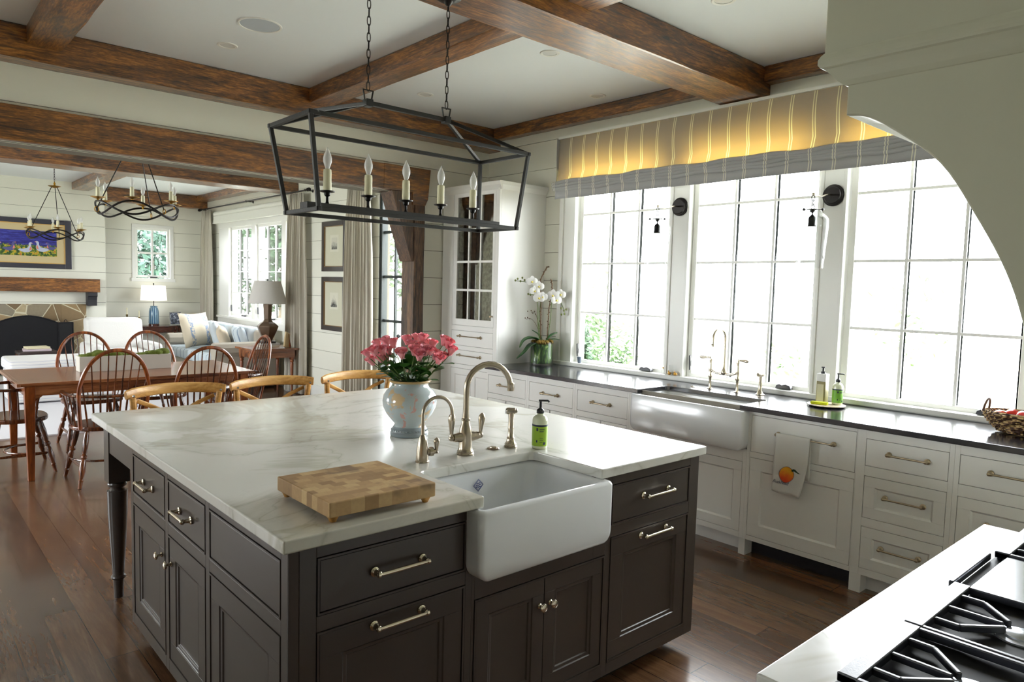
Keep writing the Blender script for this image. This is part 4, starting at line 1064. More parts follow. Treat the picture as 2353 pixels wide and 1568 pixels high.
# hood: near side panel with its arch, far side panel, front, crown
ho = (1.8, .2, 1.9)
hd = thing('range_hood', 'large shaded white range hood with arched side panel at the right of the photo', 'range hood', ho)
prof = [(.533, 1.875)]
pts = smooth_path([(.533, 1.875, 0), (.500, 1.868, 0), (.459, 1.842, 0), (.388, 1.782, 0), (.336, 1.700, 0), (.2935, 1.619, 0), (.266, 1.540, 0), (.235, 1.42, 0), (.205, 1.28, 0), (.185, 1.12, 0), (.178, .9145, 0)], 5)
poly = [(p.x, p.y) for p in pts] + [(-.148, .9145), (-.148, 1.965), (.533, 1.965)]
bm = new(); prism(bm, poly, 'x', 1.200, 1.275); obj('side_panel', bm, HOODM, hd, ho, bev=.003)
bm = new(); prism(bm, poly, 'x', 2.345, 2.400); obj('side_panel', bm, HOODM, hd, ho, bev=.003)
bm = new(); box(bm, 1.256, 2.344, .495, .533, 1.875, 1.965); box(bm, 1.256, 2.344, -.148, .495, 1.90, 1.965); obj('front_panel', bm, HOODM, hd, ho, bev=.002)
bm = new(); box(bm, 1.191, 2.409, -.148, .571, 1.978, CEIL-.001); obj('upper_body', bm, HOODM, hd, ho, bev=.003)
bm = new()
cp = [(-.002, 1.922), (.004, 1.924), (.014, 1.932), (.026, 1.945), (.036, 1.954), (.042, 1.957), (.046, 1.962), (.046, 1.970), (.042, 1.976), (.037, 1.980)]
ring_prev = None
for q in cp:
    e = q[0]; ring = [bm.verts.new(v) for v in ((1.200-e*.3, -.148, q[1]), (1.200-e*.3, .533+e, q[1]), (2.400+e*.3, .533+e, q[1]), (2.400+e*.3, -.148, q[1]))]
    if ring_prev:
        for i in range(3): bm.faces.new((ring_prev[i], ring_prev[i+1], ring[i+1], ring[i]))
    ring_prev = ring
obj('crown_moulding', bm, HOODM, hd, ho)

# ================================================================ THINGS ON THE WINDOW WORKTOP
tl_ = (4.262, 1.905, .914)
bm = new(); lathe(bm, (0, 0, 0), [(0, .090), (.004, .100), (.006, .104), (.010, .108), (.013, .108), (.014, .104), (.0142, .001)], 48)
o = obj('turntable_tray', bm, plain('tray_stone', srgb(206, 190, 164), .25), smooth=True, angle=30); o.location = tl_; tag(o, 'round pale tray with a dark rim holding two bottles and a sponge', 'tray')
bm = new(); lathe(bm, (0, 0, 0), [(.0002, .0905), (.0042, .1005), (.0062, .1045), (.0085, .1070)], 48, cap=False); obj('dark_rim', bm, BLACKP, o, smooth=True)
soap('soap_bottle', 'green striped hand soap with black pump on the round tray by the window', (4.300, 1.858, .9285), LIQ, plain('green_label', srgb(112, 170, 50), .35), .93, pump_rot=math.radians(-60))
so2 = (4.285, 1.945, .9285)
t2 = thing('lotion_bottle', 'square pale lotion bottle with white collar on the round tray', 'bottle', so2)
bm = new(); prism(bm, [(4.285+a, 1.945+b) for a, b in rrect(-.028, .028, -.028, .028, .008)], 'z', .9285, 1.062); obj('bottle', bm, plain('olive_tinted_bottle', srgb(150, 140, 96), .2), t2, so2, smooth=True, bev=.003)
bm = new(); prism(bm, [(4.285+a, 1.945+b) for a, b in rrect(-.0287, .0287, -.0287, .0287, .008)], 'z', 1.062, 1.108); obj('collar', bm, plain('white_plastic', srgb(236, 236, 232), .3), t2, so2, smooth=True)
bm = new(); box(bm, 4.256, 4.2565, 1.925, 1.965, .94, 1.045); obj('label_panel', bm, plain('cream_label', srgb(206, 200, 168), .5), t2, so2)
bm = new(); lathe(bm, (4.285, 1.945, 0), [(1.108, .013), (1.120, .013), (1.122, .006), (1.142, .006), (1.143, .012), (1.150, .012)], 14); obj('pump', bm, BLACKP, t2, so2, smooth=True)
bm = new(); box(bm, -.020, .020, -.048, .048, .0, .016); o = obj('sponge', bm, plain('lime_yellow_sponge', srgb(196, 204, 20), .9, bmp=.6, bs=120), bev=.005, bseg=3); o.location = (4.212, 1.925, .9283); o.rotation_euler = (0, 0, math.radians(12)); tag(o, 'lime yellow sponge lying at the front of the round tray', 'sponge')
# small things along the sill
bm = new(); lathe(bm, (0, 0, 0), [(0, .013), (.02, .016), (.048, .020), (.052, .021), (.052, .018), (.03, .015)], 20); o = obj('small_cup', bm, plain('slate_grey_cup', srgb(84, 96, 110), .5), smooth=True); o.location = (4.495, 4.160, .949); tag(o, 'tiny slate grey cup on the white sill at the left window corner', 'cup')
gs = thing('glass_tumbler', 'clear glass tumbler on the sill between the left two windows', 'glass', (4.486, 3.185, .949))
bm = new(); lathe(bm, (0, 0, 0), [(0, .022), (.004, .024), (.075, .028), (.078, .028)], 24, cap=False); lathe(bm, (0, 0, 0), [(.001, .022), (.0015, .001)], 24, cap=False); obj('tumbler_wall', bm, JAR, gs, smooth=True)
for k, (yy, lab) in enumerate(((3.205, 'small amber figurine on the sill left of the other amber one'), (3.150, 'small amber figurine on the sill beside the window lever'))):
    bm = new(); ball(bm, (0, 0, .013), .014, 2, (1, 1.2, .9)); ball(bm, (0, .008, .028), .007, 2); bm2 = obj('glass_figurine', bm, plain('amber_glass', srgb(214, 160, 60), .15, coat=1), smooth=True); bm2.location = (4.472, yy, .949); tag(bm2, lab, 'ornament', 'amber figurines on the sill')
vb = thing('tiny_bottle', 'tiny clear bottle with an amber stopper on the sill', 'bottle', (4.485, 3.275, .949))
bm = new(); lathe(bm, (0, 0, 0), [(0, .009), (.03, .009), (.036, .005), (.042, .005)], 14); obj('bottle', bm, JAR, vb, smooth=True)
bm = new(); ball(bm, (0, 0, .048), .007); obj('stopper', bm, plain('amber_glass', srgb(214, 160, 60), .15), vb, smooth=True)
# wicker basket with fruit
bo = (4.255, .905, .914)
wb = thing('wicker_basket', 'brown wicker basket of fruit cut by the right edge on the dark worktop', 'basket', bo)
m, t, b = nt('woven_wicker'); v = coords(t, (1, 1, 1))
w1 = t.nodes.new('ShaderNodeTexWave'); w1.inputs['Scale'].default_value = 26; w1.inputs['Distortion'].default_value = 4; w1.inputs['Detail'].default_value = 2; t.links.new(v, w1.inputs[0])
t.links.new(ramp(t, w1.outputs['Fac'], [(.2, srgb(60, 32, 16)), (.6, srgb(150, 108, 62)), (.95, srgb(206, 176, 120))]), b.inputs['Base Color']); b.inputs['Roughness'].default_value = .6
bump(t, b, w1.outputs['Fac'], .9, .008); WICK = m
bm = new(); lathe(bm, bo, [(0, .075), (.01, .095), (.04, .125), (.08, .150), (.105, .160), (.11, .155), (.10, .145), (.05, .11), (.02, .08)], 40, sx=.72, sy=1.15)
for z, r in ((.012, .099), (.026, .113), (.040, .127), (.054, .136), (.068, .145), (.082, .152), (.096, .158)):
    P = []
    for k in range(96):
        a = 2*PI*k/96; rr = r + .004*math.sin(k*PI/2*1.0 + (z*500)); P.append((bo[0]+.72*rr*math.cos(a), bo[1]+1.15*rr*math.sin(a), bo[2]+z))
    tube(bm, P, .0062, 5, closed=True)
obj('basket_bowl', bm, WICK, wb, bo, smooth=True)
for sy in (1, -1):
    bm = new(); P = [(bo[0]+.05*math.cos(a)*1.0, bo[1]+sy*.172-sy*.01*math.sin(a), bo[2]+.100+.062*math.sin(a)) for a in [PI*k/14 for k in range(15)]]
    tube(bm, P, .0055, 8); obj('handle', bm, plain('brown_cane', srgb(96, 66, 48), .5), wb, bo, smooth=True)
fr = [((-.03, .10, .085), srgb(206, 72, 30), 'orange red tomato at the left end of the basket'), ((.02, .06, .09), srgb(200, 50, 36), 'red tomato behind the basket rim'), ((-.03, 0, .095), srgb(214, 60, 56), 'pinkish red tomato in the middle of the basket'), ((.03, -.05, .09), srgb(204, 64, 30), 'red orange tomato at the right in the basket')]
for p, c_, lab in fr:
    bm = new(); ball(bm, (0, 0, 0), .034, 3, (1, 1, .85)); o = obj('tomato', bm, plain('tomato_skin_%d' % int(c_[1]*999), c_, .2, coat=.5), smooth=True); o.location = (bo[0]+p[0], bo[1]+p[1], bo[2]+p[2]); tag(o, lab, 'tomato', 'tomatoes in the wicker basket')
# ---- towel
tw = thing('tea_towel', 'white tea towel with a painted peach hanging on the dishwasher handle', 'towel', (3.838, 1.89, .78)); twp = (3.838, 1.89, .78)
TW = plain('white_cotton', srgb(214, 212, 206), .9, bmp=.2, bs=300)
def twf(u, v):
    yy = 1.990 + (1.788-1.990)*u; drop = .345 - .012*(1-u); 
    z = .7835 - drop*v; x = 3.8295 - .003*math.sin(u*9+v*4)*v - .004*v
    return (x, yy + (.008 - .0 * v)*v*(1-u) + .046*v*v*u, z - .004*math.sin(u*7)*v)
bm = new(); grid(bm, twf, 20, 24)
grid(bm, lambda u, v: (3.8295 + .0125*v + .0, 1.990 + (1.788-1.990)*u, .7835 + .002*math.sin(v*PI)), 20, 3)
grid(bm, lambda u, v: (3.842 + .004*v, 1.990 + (1.788-1.990)*u, .7835 - .24*v), 20, 8)
bmesh.ops.remove_doubles(bm, verts=bm.verts[:], dist=.0003)
ob = obj('cloth', bm, TW, tw, twp, smooth=True, angle=80); s_ = ob.modifiers.new('solid', 'SOLIDIFY'); s_.thickness = .0025; s_.offset = 0
m, t, b = nt('peach_print'); v = coords(t); gr = t.nodes.new('ShaderNodeSeparateXYZ'); t.links.new(v, gr.inputs[0])
f_ = mth(t, 'ADD', mth(t, 'MULTIPLY', mth(t, 'ADD', gr.outputs[2], .245), 9.0), mth(t, 'MULTIPLY', noisen(t, v, 40, 3), .5))
t.links.new(ramp(t, f_, [(.1, srgb(206, 52, 24)), (.45, srgb(226, 110, 30)), (.75, srgb(226, 160, 30)), (1, srgb(214, 150, 24))]), b.inputs['Base Color']); b.inputs['Roughness'].default_value = .9
def on_towel(dy, dz, off=.0045):
    """point on the towel front: dy to the right from the centre (towards smaller y), dz from the top"""
    v = dz/.345; u = (.101+dy)/.202; p = twf(u, v); return Vector((p[0]-off, p[1], p[2]))
bm = new(); P = [on_towel(-.010+.044*math.cos(a)*(1+.06*math.cos(2*a)), .228+.046*math.sin(a)) for a in [2*PI*k/30 for k in range(30)]]
vs = [bm.verts.new(p) for p in P]; c0_ = bm.verts.new(on_towel(-.010, .228))
for k in range(30): bm.faces.new((vs[k], vs[(k+1) % 30], c0_))
pe = obj('peach_print', bm, m, tw, twp)
bm = new(); P = [on_towel(a, b_, .0065) for a, b_ in ((.018, .200), (.026, .188), (.040, .187), (.052, .196), (.066, .203), (.078, .203), (.062, .207), (.048, .204), (.036, .199), (.024, .203))]
bm.faces.new([bm.verts.new(p) for p in P]); obj('leaf_print', bm, plain('leaf_print_green', srgb(42, 66, 40), .9), tw, twp)
bm = new(); tube(bm, [on_towel(-.010+.0455*math.cos(a)*(1+.06*math.cos(2*a)), .228+.0475*math.sin(a), .0050) for a in [2*PI*k/40 for k in range(40)]], .0010, 5, closed=True); obj('print_outline', bm, plain('dark_red_ink', srgb(120, 40, 20), .9), tw, twp)
cu = bpy.data.curves.new('lettering', 'FONT'); cu.body = 'Buckhead'; cu.size = .026; cu.shear = .45; cu.extrude = .0001; cu.space_character = .92
cu.materials.append(plain('navy_ink', srgb(60, 66, 96), .9))
_t = bpy.data.objects.new('lettering_curve', cu); COL.objects.link(_t)
lm = bpy.data.meshes.new_from_object(_t.evaluated_get(bpy.context.evaluated_depsgraph_get())); COL.objects.unlink(_t); bpy.data.objects.remove(_t)
lm.materials.clear(); lm.materials.append(plain('navy_ink', srgb(60, 66, 96), .9))
lt = bpy.data.objects.new('lettering', lm); COL.objects.link(lt); lt.parent = tw
p0 = on_towel(-.094, .290, .010) - Vector(twp); lt.location = p0
lt.rotation_euler = Matrix(((0, 0, -1), (-1, 0, 0), (0, 1, 0))).to_euler()
# ================================================================ VASE AND ROSES
vo = (1.742, 2.622, .914)
m, t, b = nt('painted_porcelain'); v = coords(t)
f1_ = ramp(t, noisen(t, v, 15, 4, .6, .8), [(.58, (0, 0, 0, 1)), (.62, (1, 1, 1, 1))]); f2_ = ramp(t, noisen(t, coords(t, rot=(1, 2, 0)), 17, 4, .6, .8), [(.61, (0, 0, 0, 1)), (.64, (1, 1, 1, 1))])
c = mix(t, mth(t, 'MULTIPLY', f1_, .62), srgb(176, 187, 189), srgb(214, 166, 84)); c = mix(t, mth(t, 'MULTIPLY', f2_, .6), c, srgb(214, 132, 110))
t.links.new(c, b.inputs['Base Color']); b.inputs['Roughness'].default_value = .12; b.inputs['Coat Weight'].default_value = .5
va = thing('flower_vase', 'pale blue porcelain vase painted with orange flowers holding the roses', 'vase', vo)
bm = new(); lathe(bm, vo, [(.040, .070), (.048, .066), (.056, .068), (.075, .085), (.10, .104), (.13, .1175), (.155, .120), (.18, .1155), (.20, .103), (.213, .088), (.222, .081), (.230, .080), (.236, .085)], 48)
obj('body', bm, m, va, vo, smooth=True)
bm = new(); lathe(bm, vo, [(.236, .085), (.240, .092), (.244, .0935), (.247, .091), (.247, .082), (.23, .074), (.16, .10)], 48, cap=False)
obj('rim', bm, plain('gilded_rim', srgb(176, 146, 96), .4), va, vo, smooth=True)
bm = new(); lathe(bm, vo, [(0, .080), (.003, .083), (.014, .084), (.018, .080), (.022, .078), (.030, .079), (.034, .074), (.042, .071)], 48)
for k in range(36):
    a = 2*PI*k/36; ball(bm, (vo[0]+.0775*math.cos(a), vo[1]+.0775*math.sin(a), vo[2]+.026), .0045, 1)
obj('foot_ring', bm, plain('grey_glazed_foot', srgb(132, 142, 146), .3), va, vo, smooth=True)
ROSE = []
for k_, c_ in enumerate((srgb(246, 122, 146), srgb(250, 140, 160), srgb(242, 102, 130))):
    m, t, b = nt('rose_petal_%d' % k_); n = noisen(t, coords(t), 40, 3)
    t.links.new(mix(t, n, c_, srgb(255, 190, 192)), b.inputs['Base Color']); b.inputs['Roughness'].default_value = .6; b.inputs['Subsurface Weight'].default_value = .35; b.inputs['Subsurface Radius'].default_value = (.01, .004, .003); ROSE.append(m)
def rose_bm(seed, R=.027):
    rnd = random.Random(seed); bm = new()
    def petal(r0, r1, h0, h1, a, width, curl):
        n, mm = 5, 4; V = []
        for i in range(n+1):
            u = i/n*2-1; row = []
            for j in range(mm+1):
                s = j/mm; rr = r0 + (r1-r0)*s**1.3 + curl*max(0, s-.7)*2
                wa = width*(1-.35*(s-.55)**2*3)*u*(.55+.45*min(1, s*2.2))
                hh = h0 + (h1-h0)*s - abs(u)**2.5*.12*(h1-h0)*s - curl*max(0, s-.8)*1.5
                row.append(bm.verts.new((rr*math.cos(a+wa), rr*math.sin(a+wa), hh)))
            V.append(row)
        for i in range(n):
            for j in range(mm): bm.faces.new((V[i][j], V[i+1][j], V[i+1][j+1], V[i][j+1]))
    for L_, (n, r0, r1, h1, w, cu_) in enumerate(((2, .02, .12, .98, 1.6, 0), (3, .04, .28, 1.02, 1.1, .02), (4, .10, .46, 1.02, .95, .03), (5, .20, .66, .98, .85, .07), (5, .30, .84, .90, .80, .14))):
        for k in range(n): petal(r0*R, r1*R, -.55*R, h1*R*rnd.uniform(.9, 1.05), 2*PI*k/n+L_*.9+rnd.uniform(-.15, .15), w, cu_*R)
    return bm
protoR = []
px = [(195, 330), (240, 400), (268, 305), (302, 235), (348, 300), (382, 398), (330, 380), (385, 212), (452, 228), (410, 300), (535, 332), (590, 195), (628, 238), (662, 300), (712, 352), (722, 262), (745, 180), (792, 232), (840, 238), (822, 302), (872, 345), (958, 200), (1002, 232), (950, 358), (1028, 300), (690, 180), (775, 300), (905, 385)]
cR = Vector((0.7472, -0.6640, 0.0269)); cU = Vector((0.0292, 0.0733, 0.9969)); cF = Vector((0.6639, 0.7441, -0.0742)); CC = Vector((0, 0, 1.576))
rnd = random.Random(11)
top = Vector((vo[0], vo[1], vo[2]+.235)); RL = []; px.sort()
sides = ['at the left', 'in the left half', 'in the middle', 'in the right half', 'at the right']
for i, (zx, zy) in enumerate(px):
    X = 800+zx/4.356; Y = 740+zy/4.356
    d0 = (top-CC).dot(cF); dd = d0 + (.11*math.sin(i*2.4)) * (.7 if 500 < zx < 900 else .45) + (.05 if zy < 240 else -.02)
    p = CC + (cR*((X-1176.5)/1630.47) - cU*((Y-784)/1630.47) + cF)*dd
    out = (p - top); nrm = (out.normalized()*.55 + Vector((0, 0, .75)) - cF*.30).normalized()
    hx_ = ['far left', 'left', 'left of centre', 'centre', 'right of centre', 'right', 'far right'][min(6, int((zx-190)/121))]
    vy_ = ['topmost', 'upper', 'middle-height', 'low', 'lowest'][min(4, int((zy-175)/46))]
    lab = '%s pink rose at the %s of the bouquet' % (vy_, hx_)
    if lab in RL: lab += ', right of its neighbour'
    if lab in RL: lab = lab.replace('neighbour', 'two neighbours')
    RL.append(lab)
    r = thing('rose', lab, 'rose', tuple(p), 'pink roses in the porcelain vase')
    bm = rose_bm(i % 6, .031 if i % 4 else .026)
    rot = nrm.to_track_quat('Z', 'Y').to_matrix().to_4x4(); bmesh.ops.transform(bm, matrix=rot, verts=bm.verts[:])
    obj('blossom', bm, ROSE[i % 3], r, smooth=True, angle=70)
    base = Vector((vo[0]+rnd.uniform(-.04, .04), vo[1]+rnd.uniform(-.04, .04), vo[2]+.20)) - p
    s0 = -nrm*.014; mid_ = (s0+base)*.5 + Vector((out.x*.10, out.y*.10, .01))
    bm = new(); tube(bm, smooth_path([tuple(s0), tuple(mid_), tuple(base)], 6), .0021, 6)
    for k in range(5):
        a = 2*PI*k/5; d = (rot.to_3x3() @ Vector((math.cos(a), math.sin(a), .1))); q = s0 + nrm*.002
        s_ = Vector(d).cross(nrm)*.003
        bm.faces.new([bm.verts.new(x) for x in (q+s_, q+d*.018+nrm*.004, q-s_)])
    obj('stem', bm, STEMG, r, smooth=True)
    for k in range(3):
        tt = .30+.24*k; q = s0*(1-tt)**2 + mid_*2*tt*(1-tt) + base*tt**2
        a = rnd.uniform(0, 2*PI); d = (Vector((math.cos(a), math.sin(a), rnd.uniform(-.1, .5))) + out.normalized()*.7).normalized(); w = d.cross(Vector((0, 0, 1))).normalized(); Ls = rnd.uniform(.05, .085)
        bm = new(); V = []
        for u in range(6):
            s = u/5; ww = .40*Ls*math.sin(PI*min(1, s*.93+.04))**.8; c = q + d*(Ls*s) + Vector((0, 0, -.25*Ls*s*s))
            V.append([bm.verts.new(c-w*ww), bm.verts.new(c+Vector((0, 0, -.12*ww))), bm.verts.new(c+w*ww)])
        for A, B in zip(V, V[1:]):
            for j in range(2): bm.faces.new((A[j], A[j+1], B[j+1], B[j]))
        obj('leaf', bm, LEAF, r, smooth=True, angle=80)
# ================================================================ ORCHID
oo = (4.310, 4.440, .914)
oc = thing('potted_orchid', 'white orchids in a clear glass cylinder on the dark worktop beside the tall cabinet', 'orchid', oo)
bm = new(); lathe(bm, oo, [(0, .098), (.002, .102), (.20, .102), (.203, .100), (.20, .098), (.012, .096), (.010, .001)], 40, cap=False); obj('glass_cylinder', bm, JAR, oc, oo, smooth=True)
m, t, b = nt('rooty_filling'); n = noisen(t, coords(t, (1, 1, .35)), 22, 5, .6, 2.0)
t.links.new(ramp(t, n, [(.32, srgb(34, 40, 30)), (.48, srgb(58, 88, 46)), (.60, srgb(112, 150, 62)), (.72, srgb(170, 178, 130))]), b.inputs['Base Color']); b.inputs['Roughness'].default_value = .7
bm = new(); lathe(bm, oo, [(.014, .080), (.02, .092), (.18, .093), (.186, .085), (.186, .001)], 32); obj('root_filling', bm, m, oc, oo, smooth=True)
bm = new()
rnd = random.Random(3)
for k in range(60):
    a = rnd.uniform(0, 2*PI); r_ = .085*math.sqrt(rnd.random()); ball(bm, (oo[0]+r_*math.cos(a), oo[1]+r_*math.sin(a), oo[2]+.19+rnd.uniform(0, .02)), rnd.uniform(.012, .022), 1)
obj('moss_top', bm, plain('golden_moss', srgb(136, 108, 34), .95, var=.5, bmp=1, bs=200), oc, oo, smooth=True)
def leaf_strap(pts, w, name='leaf', m=None, par=oc, org=oo):
    P = smooth_path(pts, 5); bm = new(); V = []; n = len(P)
    for i, p in enumerate(P):
        s = i/(n-1); d = (P[min(i+1, n-1)]-P[max(i-1, 0)]).normalized(); side = d.cross(Vector((0, 0, 1))); side = side.normalized() if side.length > .01 else Vector((0, 1, 0)); up = side.cross(d)
        ww = w*math.sin(PI*(.08+.90*s))**.55
        V.append([bm.verts.new(p-side*ww+up*ww*.25), bm.verts.new(p-up*ww*.12), bm.verts.new(p+side*ww+up*ww*.25)])
    for A, B in zip(V, V[1:]):
        for j in range(2): bm.faces.new((A[j], A[j+1], B[j+1], B[j]))
    o = obj(name, bm, m or plain('glossy_orchid_leaf', srgb(52, 96, 50), .3, var=.3), par, org, smooth=True, angle=80)
    s_ = o.modifiers.new('solid', 'SOLIDIFY'); s_.thickness = .003
X0, Y0, Z0 = oo
rr = cR; 
def oP(dx, dz, dy=0.0): 
    """dx to the right in the picture, dz up from the worktop, dy away"""
    q = Vector(oo) + Vector((cR.x, cR.y, 0)).normalized()*dx + Vector((cF.x, cF.y, 0)).normalized()*dy; return (q.x, q.y, .914+dz)
leaf_strap([oP(.0, .20), oP(-.08, .235, -.03), oP(-.15, .215, -.05), oP(-.19, .150, -.06)], .046)
leaf_strap([oP(.0, .19), oP(-.09, .175, -.06), oP(-.15, .11, -.08), oP(-.215, .055, -.09)], .044)
leaf_strap([oP(.0, .20), oP(-.03, .26, .03), (oP(-.09, .30, .05))], .018)
leaf_strap([oP(.03, .20), oP(.08, .26, .0), oP(.135, .285, .0)], .036)
leaf_strap([oP(.03, .20), oP(.10, .225, .02), oP(.16, .22, .03)], .016)
PUR = plain('brown_budded_stem', srgb(92, 66, 38), .7)
def stem(pts, r=.0035, m=STEMG, nodes=False):
    P = smooth_path(pts, 6); bm = new(); tube(bm, P, r, 7)
    if nodes:
        for i, p in enumerate(P):
            a = i*2.4; ball(bm, p+Vector((.008*math.cos(a), .008*math.sin(a), .002)), .0048, 1, (1, 1, 1.3))
    obj('flower_stem', bm, m, oc, oo, smooth=True)
stem([oP(-.01, .19), oP(-.015, .38), oP(-.018, .55), oP(-.03, .72), oP(.02, .84), oP(.045, .855)], .0045, PUR, True)
stem([oP(.045, .20), oP(.05, .38), oP(.055, .50), oP(.075, .66), oP(.065, .745)], .0045, PUR, True)
stem([oP(-.02, .19), oP(-.04, .38), oP(-.045, .52), oP(-.07, .60), oP(-.13, .615)], .003)
stem([oP(-.015, .20), oP(-.03, .42), oP(-.02, .60), oP(-.07, .70), oP(-.16, .72), oP(-.245, .728)], .003)
stem([oP(.05, .20), oP(.07, .42), oP(.08, .56), oP(.13, .58), oP(.18, .50), oP(.19, .45)], .003)
BUD = plain('green_buds', srgb(112, 120, 60), .6); WP = plain('white_petal', srgb(244, 244, 242), .6)
for q in ((-.245, .73), (-.225, .745), (-.20, .725), (-.185, .755), (-.165, .735), (-.14, .715), (-.13, .615), (-.11, .61), (.16, .50), (.185, .48), (.19, .45), (.165, .445), (.205, .49)):
    bm = new(); ball(bm, oP(q[0], q[1], .005), .0085, 2, (1, 1, 1.2)); obj('bud', bm, BUD, oc, oo, smooth=True)
for q in ((-.09, .46), (-.075, .44), (-.06, .455), (-.05, .43), (-.12, .455), (-.14, .395), (-.12, .40), (-.10, .39)):
    bm = new(); ball(bm, oP(q[0]-.01, q[1]+.01, .02), .0055, 1, (1, 1, 1.2)); obj('bud', bm, PUR, oc, oo, smooth=True)
bm = new()
for pts in (((-.02, .30), (-.05, .42), (-.08, .46), (-.10, .45)), ((-.02, .28), (-.06, .36), (-.10, .40), (-.145, .395))): tube(bm, smooth_path([oP(a, b_, .02) for a, b_ in pts], 5), .0018, 5)
obj('twig', bm, PUR, oc, oo)
def blossom(c, face, R, seed):
    f = Vector(face).normalized(); a_ = Vector((0, 0, 1)); u = (a_ - f*a_.dot(f)).normalized(); s = f.cross(u); bm = new()
    for k, (an, L_, w) in enumerate(((PI/2, 1.0, .42), (PI/2+2.2, .95, .40), (PI/2-2.2, .95, .40), (PI, 1.05, .68), (0, 1.05, .68))):
        d = s*math.cos(an) + u*math.sin(an); q = s*math.sin(an) - u*math.cos(an); V = []
        for i in range(6):
            t_ = i/5; ww = w*R*math.sin(PI*(.08+.84*t_))**.7; p = Vector(c) + d*(L_*R*t_) + f*(.12*R*math.sin(t_*PI) + (0 if k > 2 else -.06*R))
            V.append([bm.verts.new(p-q*ww), bm.verts.new(p+f*.06*R), bm.verts.new(p+q*ww)])
        for A, B in zip(V, V[1:]):
            for j in range(2): bm.faces.new((A[j], A[j+1], B[j+1], B[j]))
    o = obj('blossom', bm, WP, oc, oo, smooth=True, angle=80)
    bm = new(); ball(bm, Vector(c)+f*R*.22-u*R*.08, R*.17, 2, (1, 1, 1.2)); obj('lip', bm, plain('orchid_lip', srgb(206, 190, 90), .5), o, oo, smooth=True)
tc_ = -cF
for q, R in (((-.10, .725), .048), ((-.04, .685), .044), ((-.075, .645), .045), ((-.035, .585), .050), ((-.005, .595), .044), ((.085, .61), .052), ((.115, .57), .046), ((.15, .62), .044)):
    blossom(oP(q[0], q[1], -.025), (tc_.x+.3*math.sin(q[0]*60), tc_.y+.2*math.cos(q[1]*50), -.1), R, 1)

# ================================================================ DINING TABLE
dt = thing('dining_table', 'long reddish-brown wooden dining table beyond the island', 'dining table', (1.645, 6.90, 0)); do = (1.645, 6.90, 0)
bm = new(); box(bm, .77, 2.50, 6.385, 7.43, .735, .760); box(bm, .745, .77, 6.375, 7.44, .735, .760); box(bm, 2.50, 2.545, 6.375, 7.44, .735, .760); obj('tabletop', bm, CHERRYX, dt, do, bev=.003)
bm = new(); box(bm, .86, 2.45, 6.425, 6.445, .655, .735); box(bm, .86, 2.45, 7.37, 7.39, .655, .735); box(bm, .80, .82, 6.47, 7.35, .655, .735); box(bm, 2.47, 2.49, 6.47, 7.35, .655, .735)
for x, s in ((.865, 1), (2.425, -1)):
    prism(bm, [(x, .655), (x+s*.05, .655), (x, .615)], 'y', 6.425, 6.445)
obj('apron', bm, CHERRYX, dt, do, bev=.002)
for lx in (.830, 2.460):
    for ly in (6.440, 7.375):
        bm = new(); h = .036; k = .022
        vs = box(bm, lx-h, lx+h, ly-h, ly+h, 0, .735)
        for v_ in vs:
            if v_.co.z < .1: v_.co.x = lx + (v_.co.x-lx)*k/h; v_.co.y = ly + (v_.co.y-ly)*k/h
        obj('leg', bm, CHERRY, dt, do, bev=.003)
